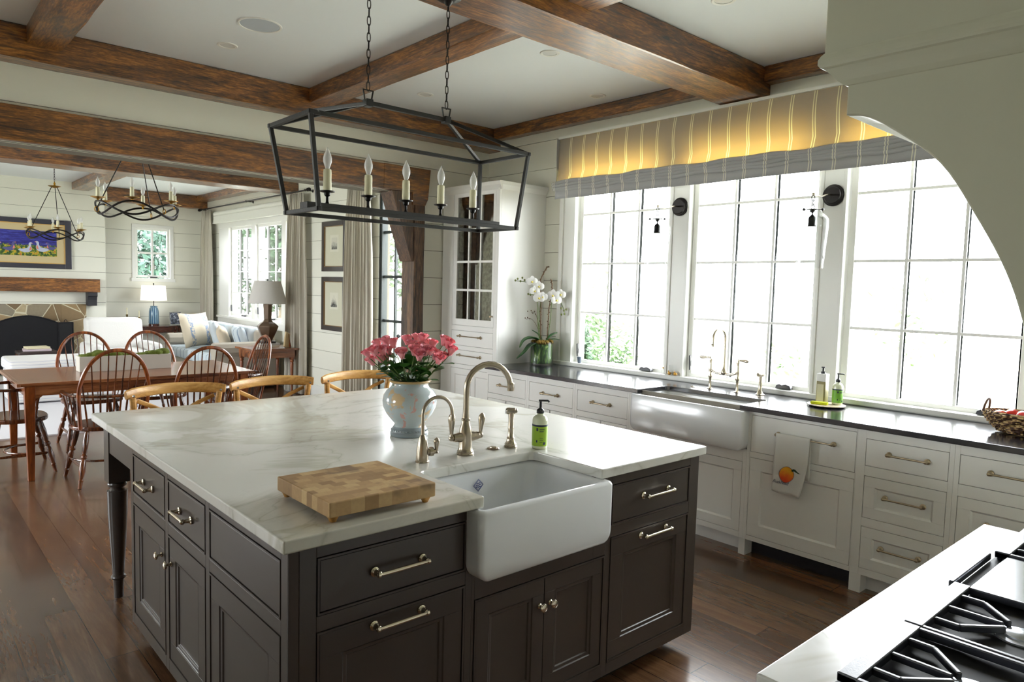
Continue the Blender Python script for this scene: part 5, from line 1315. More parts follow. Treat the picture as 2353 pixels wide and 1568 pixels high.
# windsor chair
def make_windsor():
    t = thing('windsor_chair', '', 'chair')      # sits facing +y, back at -y
    sh = .445; L = DARKW
    bm = new(); P = []
    for k in range(28):
        a = 2*PI*k/28; x = .245*math.cos(a); y = .205*math.sin(a); x *= 1 + .10*(math.sin(a) > 0)*abs(math.sin(a)); P.append((math.copysign(abs(x/.245)**.85*.25, x), math.copysign(abs(y/.205)**.85*.21, y)))
    prism(bm, P, 'z', sh-.035, sh); obj('seat', bm, L, t, bev=.010, bseg=3)
    # bow
    def bow(s): # s 0..1 along the bow
        a = PI*s; w = .248; H = .60
        x = -w*math.cos(a); h = H*(math.sin(a)**.54)
        if s <= .0 or s >= 1.0: h = 0
        return Vector((x*(1-.12*(1-min(1, h/.3))), -.175 - .20*h - .03*math.sin(a), sh - .01 + h))
    P = [bow(k/40) for k in range(41)]
    bm = new(); tube(bm, P, .0150, 8, flat=.8); obj('bow', bm, CHERRY, t, smooth=True)
    # arm rail
    def arm(s):
        a = PI*(s-.5)*1.16
        return Vector((.265*math.sin(a)*1.02, .01 - .265*math.cos(a)*(1 if abs(a) < 1.57 else .35) + (.12*max(0, abs(a)-1.2)*2), sh+.235))
    P = [arm(k/28) for k in range(29)]
    bm = new(); tube(bm, P, .013, 8, flat=1.5, up=(0, 0, 1)); obj('arm_rail', bm, L, t, smooth=True)
    for k in range(9):
        u = -1+2*k/8; s0 = Vector((u*.165, -.175+.02*abs(u), sh-.005)); x = u*.222
        # hit the bow near this x
        best = min((bow(.5+.5*q/60*.97) for q in range(61)) if x >= 0 else (bow(.5-.5*q/60*.97) for q in range(61)), key=lambda p: abs(p.x-x))
        bm = new(); turn(bm, s0, best, [(0, .0055), (.3, .0075), (.5, .006), (1, .0042)], 7); obj('spindle', bm, L, t, smooth=True)
    for sx in (-1, 1):
        for k in range(2):
            s0 = Vector((sx*(.205+.01*k), -.10+.09*k, sh-.005)); a = s0 + Vector((sx*.042, -.01, .235)); bm = new(); turn(bm, s0, a, [(0, .0055), (.4, .007), (1, .005)], 7); obj('spindle', bm, L, t, smooth=True)
        s0 = Vector((sx*.225, .10, sh-.005)); a = Vector((sx*.268, .115, sh+.235)); bm = new(); turn(bm, s0, a, [(0, .011), (.12, .014), (.3, .009), (.36, .013), (.42, .009), (.75, .016), (1, .009)], 10); obj('arm_support', bm, L, t, smooth=True)
    LP = []
    for sx in (-1, 1):
        for sy in (-1, 1):
            p0 = Vector((sx*.245, sy*.225 - (.02 if sy < 0 else 0), 0)); p1 = Vector((sx*.165, sy*.135, sh-.03)); LP.append((p0, p1))
            bm = new(); turn(bm, p0, p1, [(0, .013), (.12, .0155), (.14, .019), (.16, .014), (.30, .024), (.45, .020), (.50, .0135), (.52, .022), (.56, .023), (.59, .0135), (.62, .018), (.80, .0215), (1, .015)], 12); obj('leg', bm, L, t, smooth=True)
    bm = new(); pt = lambda sx, sy, s: Vector((sx*(.245-.08*s), sy*(.225-.09*s) - (.02*(1-s) if sy < 0 else 0), s*(sh-.03)))
    for sx in (-1, 1): turn(bm, pt(sx, -1, .36), pt(sx, 1, .36), [(0, .007), (.5, .012), (1, .007)], 8)
    P = [Vector((.22*math.cos(a), .17-.26*math.sin(a), .155)) for a in [PI*k/14 for k in range(15)]]; tube(bm, P, .0085, 8)
    obj('stretcher', bm, L, t, smooth=True)
    return t
wc = make_windsor(); G = 'windsor chairs around the dining table'
place(wc, (1.305, 6.225, 0), 0.03, 'windsor armchair on the near side of the table, the left one', G, first=True)
place(wc, (1.98, 6.185, 0), -0.02, 'windsor armchair on the near side of the table, the right one', G)
place(wc, (1.465, 7.56, 0), PI, 'windsor chair on the far side of the table, in front of the stone fireplace', G)
place(wc, (2.03, 7.52, 0), PI+.03, 'windsor chair on the far side of the table, nearer the sofa', G)
place(wc, (2.53, 6.88, 0), PI/2, 'windsor chair at the right end of the table, seen from the side', G)
place(wc, (.80, 6.90, 0), -PI/2, 'windsor chair at the left end of the table, cut by the photo edge', G)
# planter with moss
po = (1.62, 7.010, .7605)
pb = thing('planter_box', 'long whitewashed wooden box of moss in the middle of the dining table', 'planter', po)
bm = new()
for q in ((1.255, 1.985, 6.930, 6.942), (1.255, 1.985, 7.078, 7.09), (1.255, 1.267, 6.942, 7.078), (1.973, 1.985, 6.942, 7.078)): box(bm, q[0], q[1], q[2], q[3], .7607, .892)
box(bm, 1.26, 1.98, 6.935, 7.085, .7607, .772)
obj('box', bm, plain('whitewashed_wood', srgb(206, 202, 192), .8, var=.12), pb, po, bev=.0015)
bm = new(); rnd = random.Random(5)
box(bm, 1.268, 1.972, 6.943, 7.077, .80, .880)
for k in range(90):
    x = rnd.uniform(1.285, 1.955); big = .5+.5*math.sin(x*13+1.5)
    ball(bm, (x, rnd.uniform(6.955, 7.065), .882+.020*big), rnd.uniform(.016, .026)+.024*big*rnd.random(), 2, (1.2, 1, .85))
tag(obj('moss', bm, MOSS, pb, po, smooth=True), 'green mounds of moss', kind='stuff')
# ================================================================ CHANDELIERS
def make_chand():
    t = thing('chandelier', '', 'chandelier')     # origin at the middle of the wavy ring
    R = .315
    for ph in (0, PI):
        bm = new(); P = []
        for k in range(96):
            a = 2*PI*k/96; P.append(Vector(((R+.012*math.cos(3*a+ph))*math.cos(a), (R+.012*math.cos(3*a+ph))*math.sin(a), .054*math.cos(3*a+ph))))
        tube(bm, P, .0085, 8, closed=True); obj('wave_ring', bm, IRON, t, smooth=True)
    for k in range(6):
        a = 2*PI*k/6; c = (R*1.02*math.cos(a), R*1.02*math.sin(a), 0)
        bm = new(); lathe(bm, c, [(.045, .008), (.066, .008), (.070, .016), (.078, .040), (.086, .058), (.084, .058), (.076, .030), (.074, .012)], 22); cu_ = obj('candle_dish', bm, GOLD, t, smooth=True)
        bm = new(); lathe(bm, c, [(.074, .0165), (.10, .0165), (.165, .0155), (.17, .010)], 16); obj('candle_sleeve', bm, CANDLE, cu_, smooth=True)
        obj('bulb', bulb_bm((c[0], c[1], .172), .95), BULB, cu_, smooth=True)
    for k in range(3):
        a = 2*PI*k/3+PI/6*1+.3; d = Vector((math.cos(a), math.sin(a), 0))
        bm = new(); turn(bm, d*R*.99+Vector((0, 0, .0)), d*.035+Vector((0, 0, .62)), [(0, .0045), (1, .0045)], 8); obj('rod', bm, IRON, t, smooth=True)
        bm = new(); tube(bm, [d*R+Vector((0, 0, -.012)) + d*(.016*math.cos(2*PI*q/14)) + Vector((0, 0, .022*math.sin(2*PI*q/14))) for q in range(14)], .0034, 6, closed=True); obj('ring_link', bm, GOLD, t, smooth=True)
    bm = new(); lathe(bm, (0, 0, 0), [(.610, .010), (.614, .030), (.626, .058), (.634, .075), (.632, .060), (.636, .022), (.650, .010), (.665, .014), (.680, .008), (.690, .004)], 28); obj('top_dish', bm, GOLD, t, smooth=True)
    bm = new(); z = .695; k = 0
    while z < .925:
        ax = Vector((1, 0, 0)) if k % 2 else Vector((0, 1, 0)); tube(bm, [ax*(.008*math.cos(2*PI*q/12))+Vector((0, 0, z+.018*math.sin(2*PI*q/12))) for q in range(12)], .0022, 5, closed=True); z += .029; k += 1
    obj('chain', bm, IRON, t, smooth=True)
    bm = new(); lathe(bm, (0, 0, CEIL-2.165), [(-.03, .006), (-.025, .02), (-.008, .055), (-.001, .058)], 24); obj('canopy', bm, IRON, t, smooth=True)
    return t
ch = make_chand(); G = 'wavy ring chandeliers'
place(ch, (1.715, 6.90, 2.165), .15, 'larger looking chandelier of wavy dark iron with gold dishes over the dining table', G, first=True)
c2 = place(ch, (1.745, 11.0, 2.110), .45, 'smaller looking wavy chandelier in front of the duck painting', G)

for x_ in COL.objects:
    if x_.parent == c2 and x_.name.startswith('canopy'): x_.location.z += .055
    if x_.parent == c2 and x_.name.startswith('chain'): x_.scale.z = 1.06; x_.location.z = -.03
# ================================================================ CURTAINS AND PICTURES
def curtain(name, label, y0, y1, z0, z1, x=4.405, seed=0, folds=9, pinch=.75, group='linen curtains'):
    n = folds*8; rnd = random.Random(seed); ph = [rnd.uniform(-.5, .5) for _ in range(folds+2)]
    def f(u, v):
        k = u*folds; a = k*2*PI + ph[int(k)]*.3
        w = 1 - (1-pinch)*math.exp(-v*5)
        dep = .032*(.55+.45*min(1, v*3)) + .010*v
        yy = (y0+y1)/2 + (u-.5)*(y1-y0)*w + .008*math.sin(a*2+v*3)
        return (x + dep*math.sin(a) + .006*math.sin(a*2.3+v*2), yy, z1 - (z1-z0)*v)
    bm = new(); grid(bm, f, n, 10)
    bmesh.ops.translate(bm, verts=bm.verts[:], vec=(-x, -(y0+y1)/2, -z1))
    o = obj(name, bm, LINEN, smooth=True, angle=80); o.location = (x, (y0+y1)/2, z1)
    s_ = o.modifiers.new('solid', 'SOLIDIFY'); s_.thickness = .004
    return tag(o, label, 'curtain', group)
curtain('curtain', 'grey linen curtain at the right side of the living room windows', 9.27, 9.86, .015, 2.815, seed=1, folds=9)
curtain('curtain', 'grey linen curtain in the far corner left of the living room windows', 12.98, 13.50, .015, 2.815, seed=2, folds=7)
curtain('curtain', 'pale linen curtain between the framed prints and the glass door', 7.50, 8.16, .015, 2.80, seed=3, folds=9)
def rod(y0, y1, z, label):
    t = thing('curtain_rod', label, 'curtain rod', (4.405, (y0+y1)/2, z)); org = (4.405, (y0+y1)/2, z)
    bm = new(); turn(bm, (4.405, y0, z), (4.405, y1, z), [(0, .011), (1, .011)], 10); obj('pole', bm, IRON, t, org, smooth=True)
    for yy, s in ((y0, -1), (y1, 1)):
        bm = new(); turn(bm, (4.405, yy, z), (4.405, yy+s*.09, z), [(0, .014), (.1, .024), (.25, .024), (.35, .014), (.55, .026), (.85, .022), (1, .008)], 12); obj('finial', bm, IRON, t, org, smooth=True)
    n = 3
    for k in range(n):
        yy = y0+.06+(y1-y0-.12)*k/(n-1); bm = new(); turn(bm, (4.519, yy, z), (4.405, yy, z), [(0, .022), (.06, .022), (.1, .008), (.9, .008), (.92, .016), (1.1, .016)], 10); obj('bracket', bm, IRON, t, org, smooth=True)
    bm = new()
    return t
rod(9.22, 13.55, 2.842, 'long black curtain rod above the living room windows')
rod(6.0, 8.26, 2.825, 'black curtain rod above the glass door, mostly hidden by the header beam')
# raised white roller shade
bm = new(); turn(bm, (0, -1.58, 0), (0, 1.58, 0), [(0, .045), (1, .045)], 20); box(bm, -.04, .02, -1.58, 1.58, -.15, -.04); box(bm, -.045, .02, -1.6, 1.6, -.165, -.145)
o = obj('window_blind', bm, plain('white_blind', srgb(226, 226, 216), .7), smooth=True); o.location = (4.462, 11.35, 2.73); tag(o, 'raised white blind above the living room windows under the rod', 'window blind')
# framed prints
def picture(y0, y1, z0, z1, label, kind):
    c = (4.50, (y0+y1)/2, (z0+z1)/2); F = Face('x', 4.5175, -1)
    t = thing('framed_print', label, 'picture', c, 'framed prints beside the curtain'); w = .062
    bm = new()
    for q in cut_rects((y0, y1, z0, z1), [(y0+w, y1-w, z0+w, z1-w)]): F.box(bm, q[0], q[1], q[2], q[3], 0, .030)
    obj('frame', bm, plain('black_brown_frame', srgb(50, 42, 40), .35), t, c, bev=.003)
    bm = new()
    for q in cut_rects((y0+w-.01, y1-w+.01, z0+w-.01, z1-w+.01), [(y0+w+.008, y1-w-.008, z0+w+.008, z1-w-.008)]): F.box(bm, q[0], q[1], q[2], q[3], .004, .024)
    obj('inner_fillet', bm, plain('gilt_fillet', srgb(130, 100, 60), .4), t, c)
    bm = new(); F.box(bm, y0+w, y1-w, z0+w, z1-w, .002, .008); obj('mat_board', bm, plain('cream_mat', srgb(196, 194, 172), .8), t, c)
    yc, zc = (y0+y1)/2, (z0+z1)/2 + .03; sz = .085
    bm = new(); F.box(bm, yc-sz-.03, yc+sz+.03, zc-.10, zc+.12, .008, .009); obj('print_paper', bm, plain('print_paper', srgb(206, 204, 186), .8), t, c)
    m, tt, b = nt('engraving_%d' % kind); v = coords(tt); sp_ = tt.nodes.new('ShaderNodeSeparateXYZ'); tt.links.new(v, sp_.inputs[0])
    f_ = mth(tt, 'ADD', mth(tt, 'MULTIPLY', mth(tt, 'SUBTRACT', sp_.outputs[2], -.04), 5.0), mth(tt, 'MULTIPLY', noisen(tt, v, 30, 5, .7), .9))
    tt.links.new(ramp(tt, f_, [(.3, srgb(50, 50, 48)), (.6, srgb(120, 120, 112)), (.95, srgb(196, 194, 178))]), b.inputs['Base Color']); b.inputs['Roughness'].default_value = .8
    bm = new()
    if kind == 0: F.box(bm, yc-.075, yc+.075, zc-.07, zc+.085, .009, .0105)
    else:
        for s, h in ((-.045, .055), (.0, .085), (.04, .06)): prism(bm, [(yc+s-.034, zc-.05), (yc+s+.034, zc-.05), (yc+s+.018, zc-.05+h*1.1), (yc+s, zc-.03+h*1.4), (yc+s-.018, zc-.05+h*1.1)], 'x', 4.507, 4.5085+.0005*s)
        F.box(bm, yc-.082, yc+.082, zc-.07, zc-.045, .009, .0112)
    obj('engraving', bm, m, t, c)
    bm = new(); F.box(bm, y0+w-.004, y1-w+.004, z0+w-.004, z1-w+.004, .012, .014); bm.free()
picture(8.305, 8.955, 1.735, 2.395, 'upper of two framed prints, a small grey woodland scene on a wide mat', 0)
picture(8.305, 8.955, .945, 1.662, 'lower of two framed prints, small grey peaked shapes on a wide mat', 1)
# ================================================================ FIREPLACE SIDE
STONE, t, b = nt('fieldstone_surround'); v = coords(t, (1, 1, 1))
vo_ = t.nodes.new('ShaderNodeTexVoronoi'); vo_.feature = 'DISTANCE_TO_EDGE'; vo_.inputs['Scale'].default_value = 4.0; t.links.new(v, vo_.inputs['Vector'])
vc = t.nodes.new('ShaderNodeTexVoronoi'); vc.inputs['Scale'].default_value = 4.0; t.links.new(v, vc.inputs['Vector'])
sp_ = t.nodes.new('ShaderNodeSeparateColor'); t.links.new(vc.outputs['Color'], sp_.inputs[0])
cc = ramp(t, sp_.outputs[0], [(0.1, srgb(122, 100, 72)), (.35, srgb(172, 144, 102)), (.6, srgb(138, 132, 116)), (.9, srgb(190, 172, 136))])
cc = mix(t, mth(t, 'MULTIPLY', noisen(t, v, 26, 5, .7), .55), cc, srgb(104, 88, 66))
mo = ramp(t, vo_.outputs[0], [(.010, (1, 1, 1, 1)), (.024, (0, 0, 0, 1))])
t.links.new(mix(t, mo, cc, srgb(206, 198, 170)), b.inputs['Base Color']); b.inputs['Roughness'].default_value = .85
bump(t, b, mth(t, 'MINIMUM', vo_.outputs[0], .08), .8, .12)
fp = (1.72, 13.33, 0)
fpl = thing('fireplace', 'fieldstone fireplace surround with a dark firebox on the far wall', 'fireplace', fp)
bm = new()
for q in cut_rects((.915, 2.525, .0, 1.125), [(1.27, 2.17, -.1, .80)]): box(bm, q[0], q[1], 13.33, 13.399, q[2], q[3])
obj('stone_surround', bm, STONE, fpl, fp, bev=.004)
bm = new(); box(bm, 1.27, 2.17, 13.385, 13.3985, 0, .80); obj('firebox', bm, plain('sooty_black', srgb(14, 13, 14), .9), fpl, fp)
bm = new(); box(bm, .80, 2.64, 12.85, 13.33, 0.001, .05); obj('hearth', bm, STONEG, fpl, fp, bev=.004)
mt_ = thing('mantel_shelf', 'thick brown timber mantel above the stone fireplace', 'mantel', (1.72, 13.3, 1.33))
bm = new(); box(bm, .74, 2.70, 13.17, 13.399, 1.325, 1.540); obj('shelf', bm, BEAMX, mt_, (1.72, 13.3, 1.33), bev=.006)
for x in (.80, 2.53):
    bm = new(); prism(bm, [(13.399, 1.325), (13.20, 1.325), (13.20, 1.262), (13.225, 1.25), (13.245, 1.20), (13.25, 1.105), (13.399, 1.105)], 'x', x, x+.135); tag(obj('corbel', bm, plain('black_bracket_paint', srgb(44, 44, 48), .5), mt_, (1.72, 13.3, 1.33), bev=.003), 'black scrolled bracket')
# fire screen
fo = (1.74, 13.08, 0)
fs_ = thing('fire_screen', 'black folding fire screen with an arched top in front of the fireplace', 'fire screen', fo)
BLK = plain('black_mesh', srgb(14, 14, 18), .6, spec=.3)
def panel_scr(p0, p1, h0, arch):
    bm = new(); n = 14; top = []
    for k in range(n+1):
        s = k/n; q = Vector(p0)*(1-s)+Vector(p1)*s; top.append(Vector((q.x, q.y, h0+arch*math.sin(PI*s))))
    tube(bm, [(p0[0], p0[1], .055)]+top+[(p1[0], p1[1], .055)], .011, 6); bar(bm, (p0[0], p0[1], .07), (p1[0], p1[1], .07), .014, .02)
    for a, b_ in zip(top, top[1:]):
        bm.faces.new([bm.verts.new(x) for x in (a, b_, (b_.x, b_.y, .07), (a.x, a.y, .07))])
    return bm
for p0, p1, h, a_ in (((1.27, 13.08, 0), (2.09, 13.08, 0), .84, .11), ((.97, 13.22, 0), (1.265, 13.085, 0), .84, 0), ((2.095, 13.085, 0), (2.31, 13.22, 0), .84, 0)):
    obj('screen_panel', panel_scr(p0, p1, h, a_), BLK, fs_, fo)
bm = new(); tube(bm, [(2.20+.02*math.cos(PI*k/10), 13.15, .85+.035*math.sin(PI*k/10)) for k in range(11)], .005, 6); obj('handle', bm, BLK, fs_, fo)
# duck painting
pc = (1.72, 13.385, 2.07); FP = Face('y', 13.398, -1)
pt = thing('framed_painting', 'wide framed painting of white ducks on grass before blue water above the mantel', 'painting', pc)
x0, x1, z0, z1 = 1.12, 2.335, 1.690, 2.462
bm = new()
for q in cut_rects((x0, x1, z0, z1), [(x0+.085, x1-.085, z0+.075, z1-.075)]): FP.box(bm, q[0], q[1], q[2], q[3], 0, .045)
obj('frame', bm, plain('dark_slate_frame', srgb(56, 56, 66), .4), pt, pc, bev=.006)
bm = new(); a = (x0+.085, x1-.085, z0+.075, z1-.075)
for q in cut_rects(a, [(a[0]+.012, a[1]-.012, a[2]+.012, a[3]-.012)]): FP.box(bm, q[0], q[1], q[2], q[3], 0, .034)
obj('gilt_edge', bm, plain('gilt_edge', srgb(206, 164, 92), .4), pt, pc)
bm = new(); FP.box(bm, a[0]+.01, a[1]-.01, a[2]+.01, a[3]-.01, 0, .022); obj('linen_mat', bm, plain('tan_linen', srgb(196, 178, 138), .8), pt, pc)
ax0, ax1, az0, az1 = a[0]+.115, a[1]-.115, a[2]+.115, a[3]-.115
m, t, b = nt('painted_pond_and_grass'); v = coords(t); sx_ = t.nodes.new('ShaderNodeSeparateXYZ'); t.links.new(v, sx_.inputs[0])
h_ = mth(t, 'ADD', mth(t, 'MULTIPLY', mth(t, 'ADD', sx_.outputs[2], .19), 2.6), mth(t, 'MULTIPLY', mth(t, 'SUBTRACT', noisen(t, v, 24, 3), .5), .35))
wat = ramp(t, noisen(t, coords(t, (.4, 1, 3)), 14, 4, .7), [(.35, srgb(24, 22, 74)), (.55, srgb(44, 44, 140)), (.72, srgb(90, 100, 190))])
gra = ramp(t, noisen(t, v, 22, 4, .7), [(.34, srgb(20, 40, 24)), (.48, srgb(60, 96, 40)), (.56, srgb(186, 176, 40)), (.64, srgb(190, 90, 40)), (.74, srgb(40, 60, 40))])
t.links.new(mix(t, ramp(t, h_, [(.40, (0, 0, 0, 1)), (.46, (1, 1, 1, 1))]), gra, wat), b.inputs['Base Color']); b.inputs['Roughness'].default_value = .5
bm = new(); FP.box(bm, ax0, ax1, az0, az1, 0, .026); pic = obj('canvas', bm, m, pt, pc)
DW = plain('painted_duck_white', srgb(196, 202, 226), .6, var=.25); DP = plain('painted_duck_pink', srgb(216, 130, 110), .6)
def duck(x, z, s, fl, dark=False):
    y = 13.3705; bm = new(); out = [(-.50, .02), (-.40, .10), (-.20, .10), (.05, .16), (.14, .30), (.14, .46), (.20, .56), (.30, .57), (.40, .50), (.30, .46), (.28, .34), (.33, .16), (.30, .0), (.14, -.13), (-.10, -.16), (-.30, -.10)]
    P = [(x+fl*a_*s, z+b_*s) for a_, b_ in out]
    prism(bm, P, 'y', y, y+.0018); o = obj('painted_duck', bm, plain('painted_duck_dark', srgb(90, 90, 150), .6, var=.3) if dark else DW, pic, pc)
    bm = new(); prism(bm, [(x+fl*a_*s, z+b_*s) for a_, b_ in ((.24, .30), (.32, .16), (.28, .02), (.16, .0), (.20, .16))], 'y', y-.0008, y); prism(bm, [(x+fl*a_*s, z+b_*s) for a_, b_ in ((.31, .54), (.42, .50), (.31, .48))], 'y', y-.0008, y); obj('painted_shading', bm, DP, o, pc) if False else obj('painted_shading', bm, DP, pic, pc)
duck(1.52, 1.98, .20, 1, True); duck(1.73, 1.965, .22, 1); duck(1.93, 1.985, .23, -1); duck(2.05, 2.01, .16, -1, True); duck(1.34, 1.975, .18, 1)
# ================================================================ LIVING ROOM FURNITURE
bm = new(); box(bm, -1.6, 3.35, 8.17, 12.75, .0005, .014); o = obj('area_rug', bm, plain('pale_rug', srgb(206, 204, 208), .95, bmp=.3, bs=200)); tag(o, 'large pale rug on the living room floor', 'rug')
def soft(name, bm, m, parent=None, org=(0, 0, 0), bev=.04, subs=0, wob=.0, seed=1):
    """soft upholstered block: bevel and gentle lumps"""
    bmesh.ops.bevel(bm, geom=[e for e in bm.edges], offset=bev, segments=3, affect='EDGES', profile=.6)
    if wob:
        bmesh.ops.subdivide_edges(bm, edges=[e for e in bm.edges if e.calc_length() > .08], cuts=3, use_grid_fill=True)
        for v_ in bm.verts:
            n_ = noise.noise_vector(v_.co*6+Vector((seed, 0, 0))); v_.co += n_*wob
    return obj(name, bm, m, parent, org, smooth=True, angle=70)
# sofa
so = (3.93, 11.2, 0); sf = thing('sofa', 'beige sofa with pale blue seat cushions under the living room windows', 'sofa', so)
bm = new(); box(bm, 3.46, 4.38, 10.22, 12.30, .02, .36); soft('base', bm, GREYLIN, sf, so, .03)
bm = new(); box(bm, 4.10, 4.40, 10.22, 12.30, .30, .86); soft('backrest', bm, GREYLIN, sf, so, .06)
def arm_b(y0, y1):
    bm = new(); prism(bm, [(y0, .05), (y1, .05), (y1, .50), (y1+.03, .56), (y1+.03, .63), (y1-.01, .68), ((y0+y1)/2, .70), (y0-.01+.02, .68), (y0-.03, .63), (y0-.03, .56), (y0, .50)], 'x', 3.47, 4.36); return bm
for y0, y1 in ((10.10, 10.28), (12.24, 12.42)): obj('rolled_arm', arm_b(y0, y1), GREYLIN, sf, so, bev=.02, bseg=3)
m, t, b = nt('blue_striped_cushion'); v = coords(t); sx_ = t.nodes.new('ShaderNodeSeparateXYZ'); t.links.new(v, sx_.inputs[0])
t.links.new(mix(t, ramp(t, mth(t, 'FRACT', mth(t, 'MULTIPLY', sx_.outputs[1], 6.0)), [(.10, (1, 1, 1, 1)), (.14, (0, 0, 0, 1))]), srgb(196, 206, 212), srgb(120, 138, 160)), b.inputs['Base Color']); b.inputs['Roughness'].default_value = .9; BST = m
for k in range(2):
    bm = new(); box(bm, 3.44, 4.12, 10.30+.97*k, 11.25+.97*k, .36, .52); soft('seat_cushion', bm, BST, sf, so, .045, wob=.006)
    bm = new(); box(bm, 4.00, 4.20, 10.32+.96*k, 11.24+.96*k, .52, .90); soft('back_cushion', bm, BLUEF, sf, so, .06, wob=.01)
def pillow(name, label, loc, rot, w, h, m, th=.16, group='throw pillows on the sofa'):
    bm = new(); n = 12
    for s in (1, -1):
        V = [[None]*(n+1) for _ in range(n+1)]
        for i in range(n+1):
            for j in range(n+1):
                u, v_ = i/n*2-1, j/n*2-1; pin = 1-.07*(1-abs(u)**2)*abs(v_)**3 - .0
                x = u*w/2*(1-.08*(1-v_*v_)*abs(u)); z = v_*h/2*(1-.08*(1-u*u)*abs(v_))
                d = th/2*((1-u**4)*(1-v_**4))**.5
                V[i][j] = bm.verts.new((s*d, x, z))
        for i in range(n):
            for j in range(n): bm.faces.new((V[i][j], V[i+1][j], V[i+1][j+1], V[i][j+1]))
    bmesh.ops.remove_doubles(bm, verts=bm.verts[:], dist=.0005)
    o = obj(name, bm, m, smooth=True, angle=80); o.location = loc; o.rotation_euler = rot; return tag(o, label, 'pillow', group)
m, t, b = nt('embroidered_beige'); v = coords(t); sx_ = t.nodes.new('ShaderNodeSeparateXYZ'); t.links.new(v, sx_.inputs[0])
bd = ramp(t, mth(t, 'ABSOLUTE', sx_.outputs[1]), [(.115, (0, 0, 0, 1)), (.12, (1, 1, 1, 1)), (.19, (1, 1, 1, 1)), (.195, (0, 0, 0, 1))])
pat = ramp(t, noisen(t, v, 34, 2), [(.46, (0, 0, 0, 1)), (.5, (1, 1, 1, 1))])
t.links.new(mix(t, mth(t, 'MULTIPLY', bd, pat), srgb(196, 184, 162), srgb(120, 134, 156)), b.inputs['Base Color']); b.inputs['Roughness'].default_value = .9; EMB = m
pillow('throw_pillow', 'large beige pillow with a blue embroidered border at the far end of the sofa', (3.70, 11.62, .79), (0, -.28, -1.05), .60, .56, EMB)
pillow('throw_pillow', 'pale blue pillow behind the embroidered one', (3.90, 11.28, .735), (0, -.30, -.25), .46, .44, BLUEF)
pillow('throw_pillow', 'small tan pillow in the middle of the sofa', (3.86, 10.86, .71), (.1, -.35, -.35), .42, .36, plain('tan_pillow', srgb(200, 184, 160), .9, bmp=.3, bs=200))
pillow('throw_pillow', 'patterned pale pillow nearest the side table lamp', (3.98, 10.50, .72), (0, -.3, -.1), .42, .40, BST)
# side table and lamp
st_o = (3.98, 9.60, 0); sd = thing('side_table', 'brown wooden side table at the near end of the sofa beside the curtain', 'side table', st_o)
bm = new(); box(bm, 3.70, 4.36, 9.36, 9.98, .635, .662); obj('tabletop', bm, CHERRYX, sd, st_o, bev=.004)
bm = new(); box(bm, 3.74, 4.32, 9.40, 9.94, .53, .635); obj('apron', bm, CHERRYX, sd, st_o, bev=.002)
for x in (3.77, 4.29):
    for y in (9.43, 9.91):
        bm = new(); box(bm, x-.026, x+.026, y-.026, y+.026, .50, .635); lathe(bm, (x, y, 0), [(0, .010), (.04, .014), (.44, .024), (.46, .020), (.47, .027), (.485, .027), (.50, .022)], 14); obj('leg', bm, CHERRY, sd, st_o, smooth=True)
for k, (dz, dx, c_, lab) in enumerate(((.0, .0, srgb(206, 200, 186), 'lower cream book under the brown table lamp'), (.027, .01, srgb(190, 190, 188), 'upper grey book under the brown table lamp'))):
    bm = new(); box(bm, 0, .26, 0, .19, 0, .025); o = obj('book', bm, plain('book_cover_%d' % k, c_, .5), bev=.002); o.location = (3.93+dx, 9.62, .6622+dz); tag(o, lab, 'book', 'books under the table lamp')
lo2 = (4.06, 9.715, .7145)
lp = thing('table_lamp', 'brown urn-shaped table lamp with a large grey shade on the side table', 'lamp', lo2)
BRL = plain('brown_bronze_lamp', srgb(104, 84, 66), .3, .35, var=.25)
def sq_lathe(bm, c, prof, seg=4, rot=PI/4):
    rings = [[bm.verts.new((c[0]+r*math.cos(2*PI*i/seg+rot), c[1]+r*math.sin(2*PI*i/seg+rot), c[2]+z)) for i in range(seg)] for z, r in prof]
    for a, b_ in zip(rings, rings[1:]):
        for i in range(seg): bm.faces.new((a[i], a[(i+1) % seg], b_[(i+1) % seg], b_[i]))
    bm.faces.new(rings[0][::-1]); bm.faces.new(rings[-1])
bm = new(); sq_lathe(bm, lo2, [(0, .12), (.03, .12)]); obj('plinth', bm, BLACKP, lp, lo2, bev=.004)
bm = new(); sq_lathe(bm, lo2, [(.03, .065), (.06, .075), (.16, .125), (.235, .155), (.245, .150), (.275, .115), (.30, .075), (.34, .055), (.48, .062), (.55, .066), (.56, .03)], 6, .3); obj('urn', bm, BRL, lp, lo2, bev=.005)
SHD = bpy.data.materials.new('lamp_shade_fabric'); SHD.use_nodes = True; b = SHD.node_tree.nodes['Principled BSDF']; b.inputs['Base Color'].default_value = srgb(196, 192, 186); b.inputs['Roughness'].default_value = .9
bm = new(); lathe(bm, lo2, [(.555, .262), (.572, .258), (.86, .178), (.872, .176)], 40, cap=False); o = obj('lamp_shade', bm, SHD, lp, lo2, smooth=True); s_ = o.modifiers.new('solid', 'SOLIDIFY'); s_.thickness = .004
bm = new(); turn(bm, (lo2[0], lo2[1], lo2[2]+.56), (lo2[0], lo2[1], lo2[2]+.90), [(0, .006), (.92, .005), (.94, .012), (1, .004)], 8)
for k in range(3):
    a = 2*PI*k/3; bar(bm, (lo2[0], lo2[1], lo2[2]+.865), (lo2[0]+.172*math.cos(a), lo2[1]+.172*math.sin(a), lo2[2]+.865), .004)
obj('finial_and_spider', bm, IRON, lp, lo2, smooth=True)
eo = (4.22, 9.50, .6622); ef = thing('easel_picture', 'small leaning wooden photo frame beside the brown lamp', 'photo frame', eo)
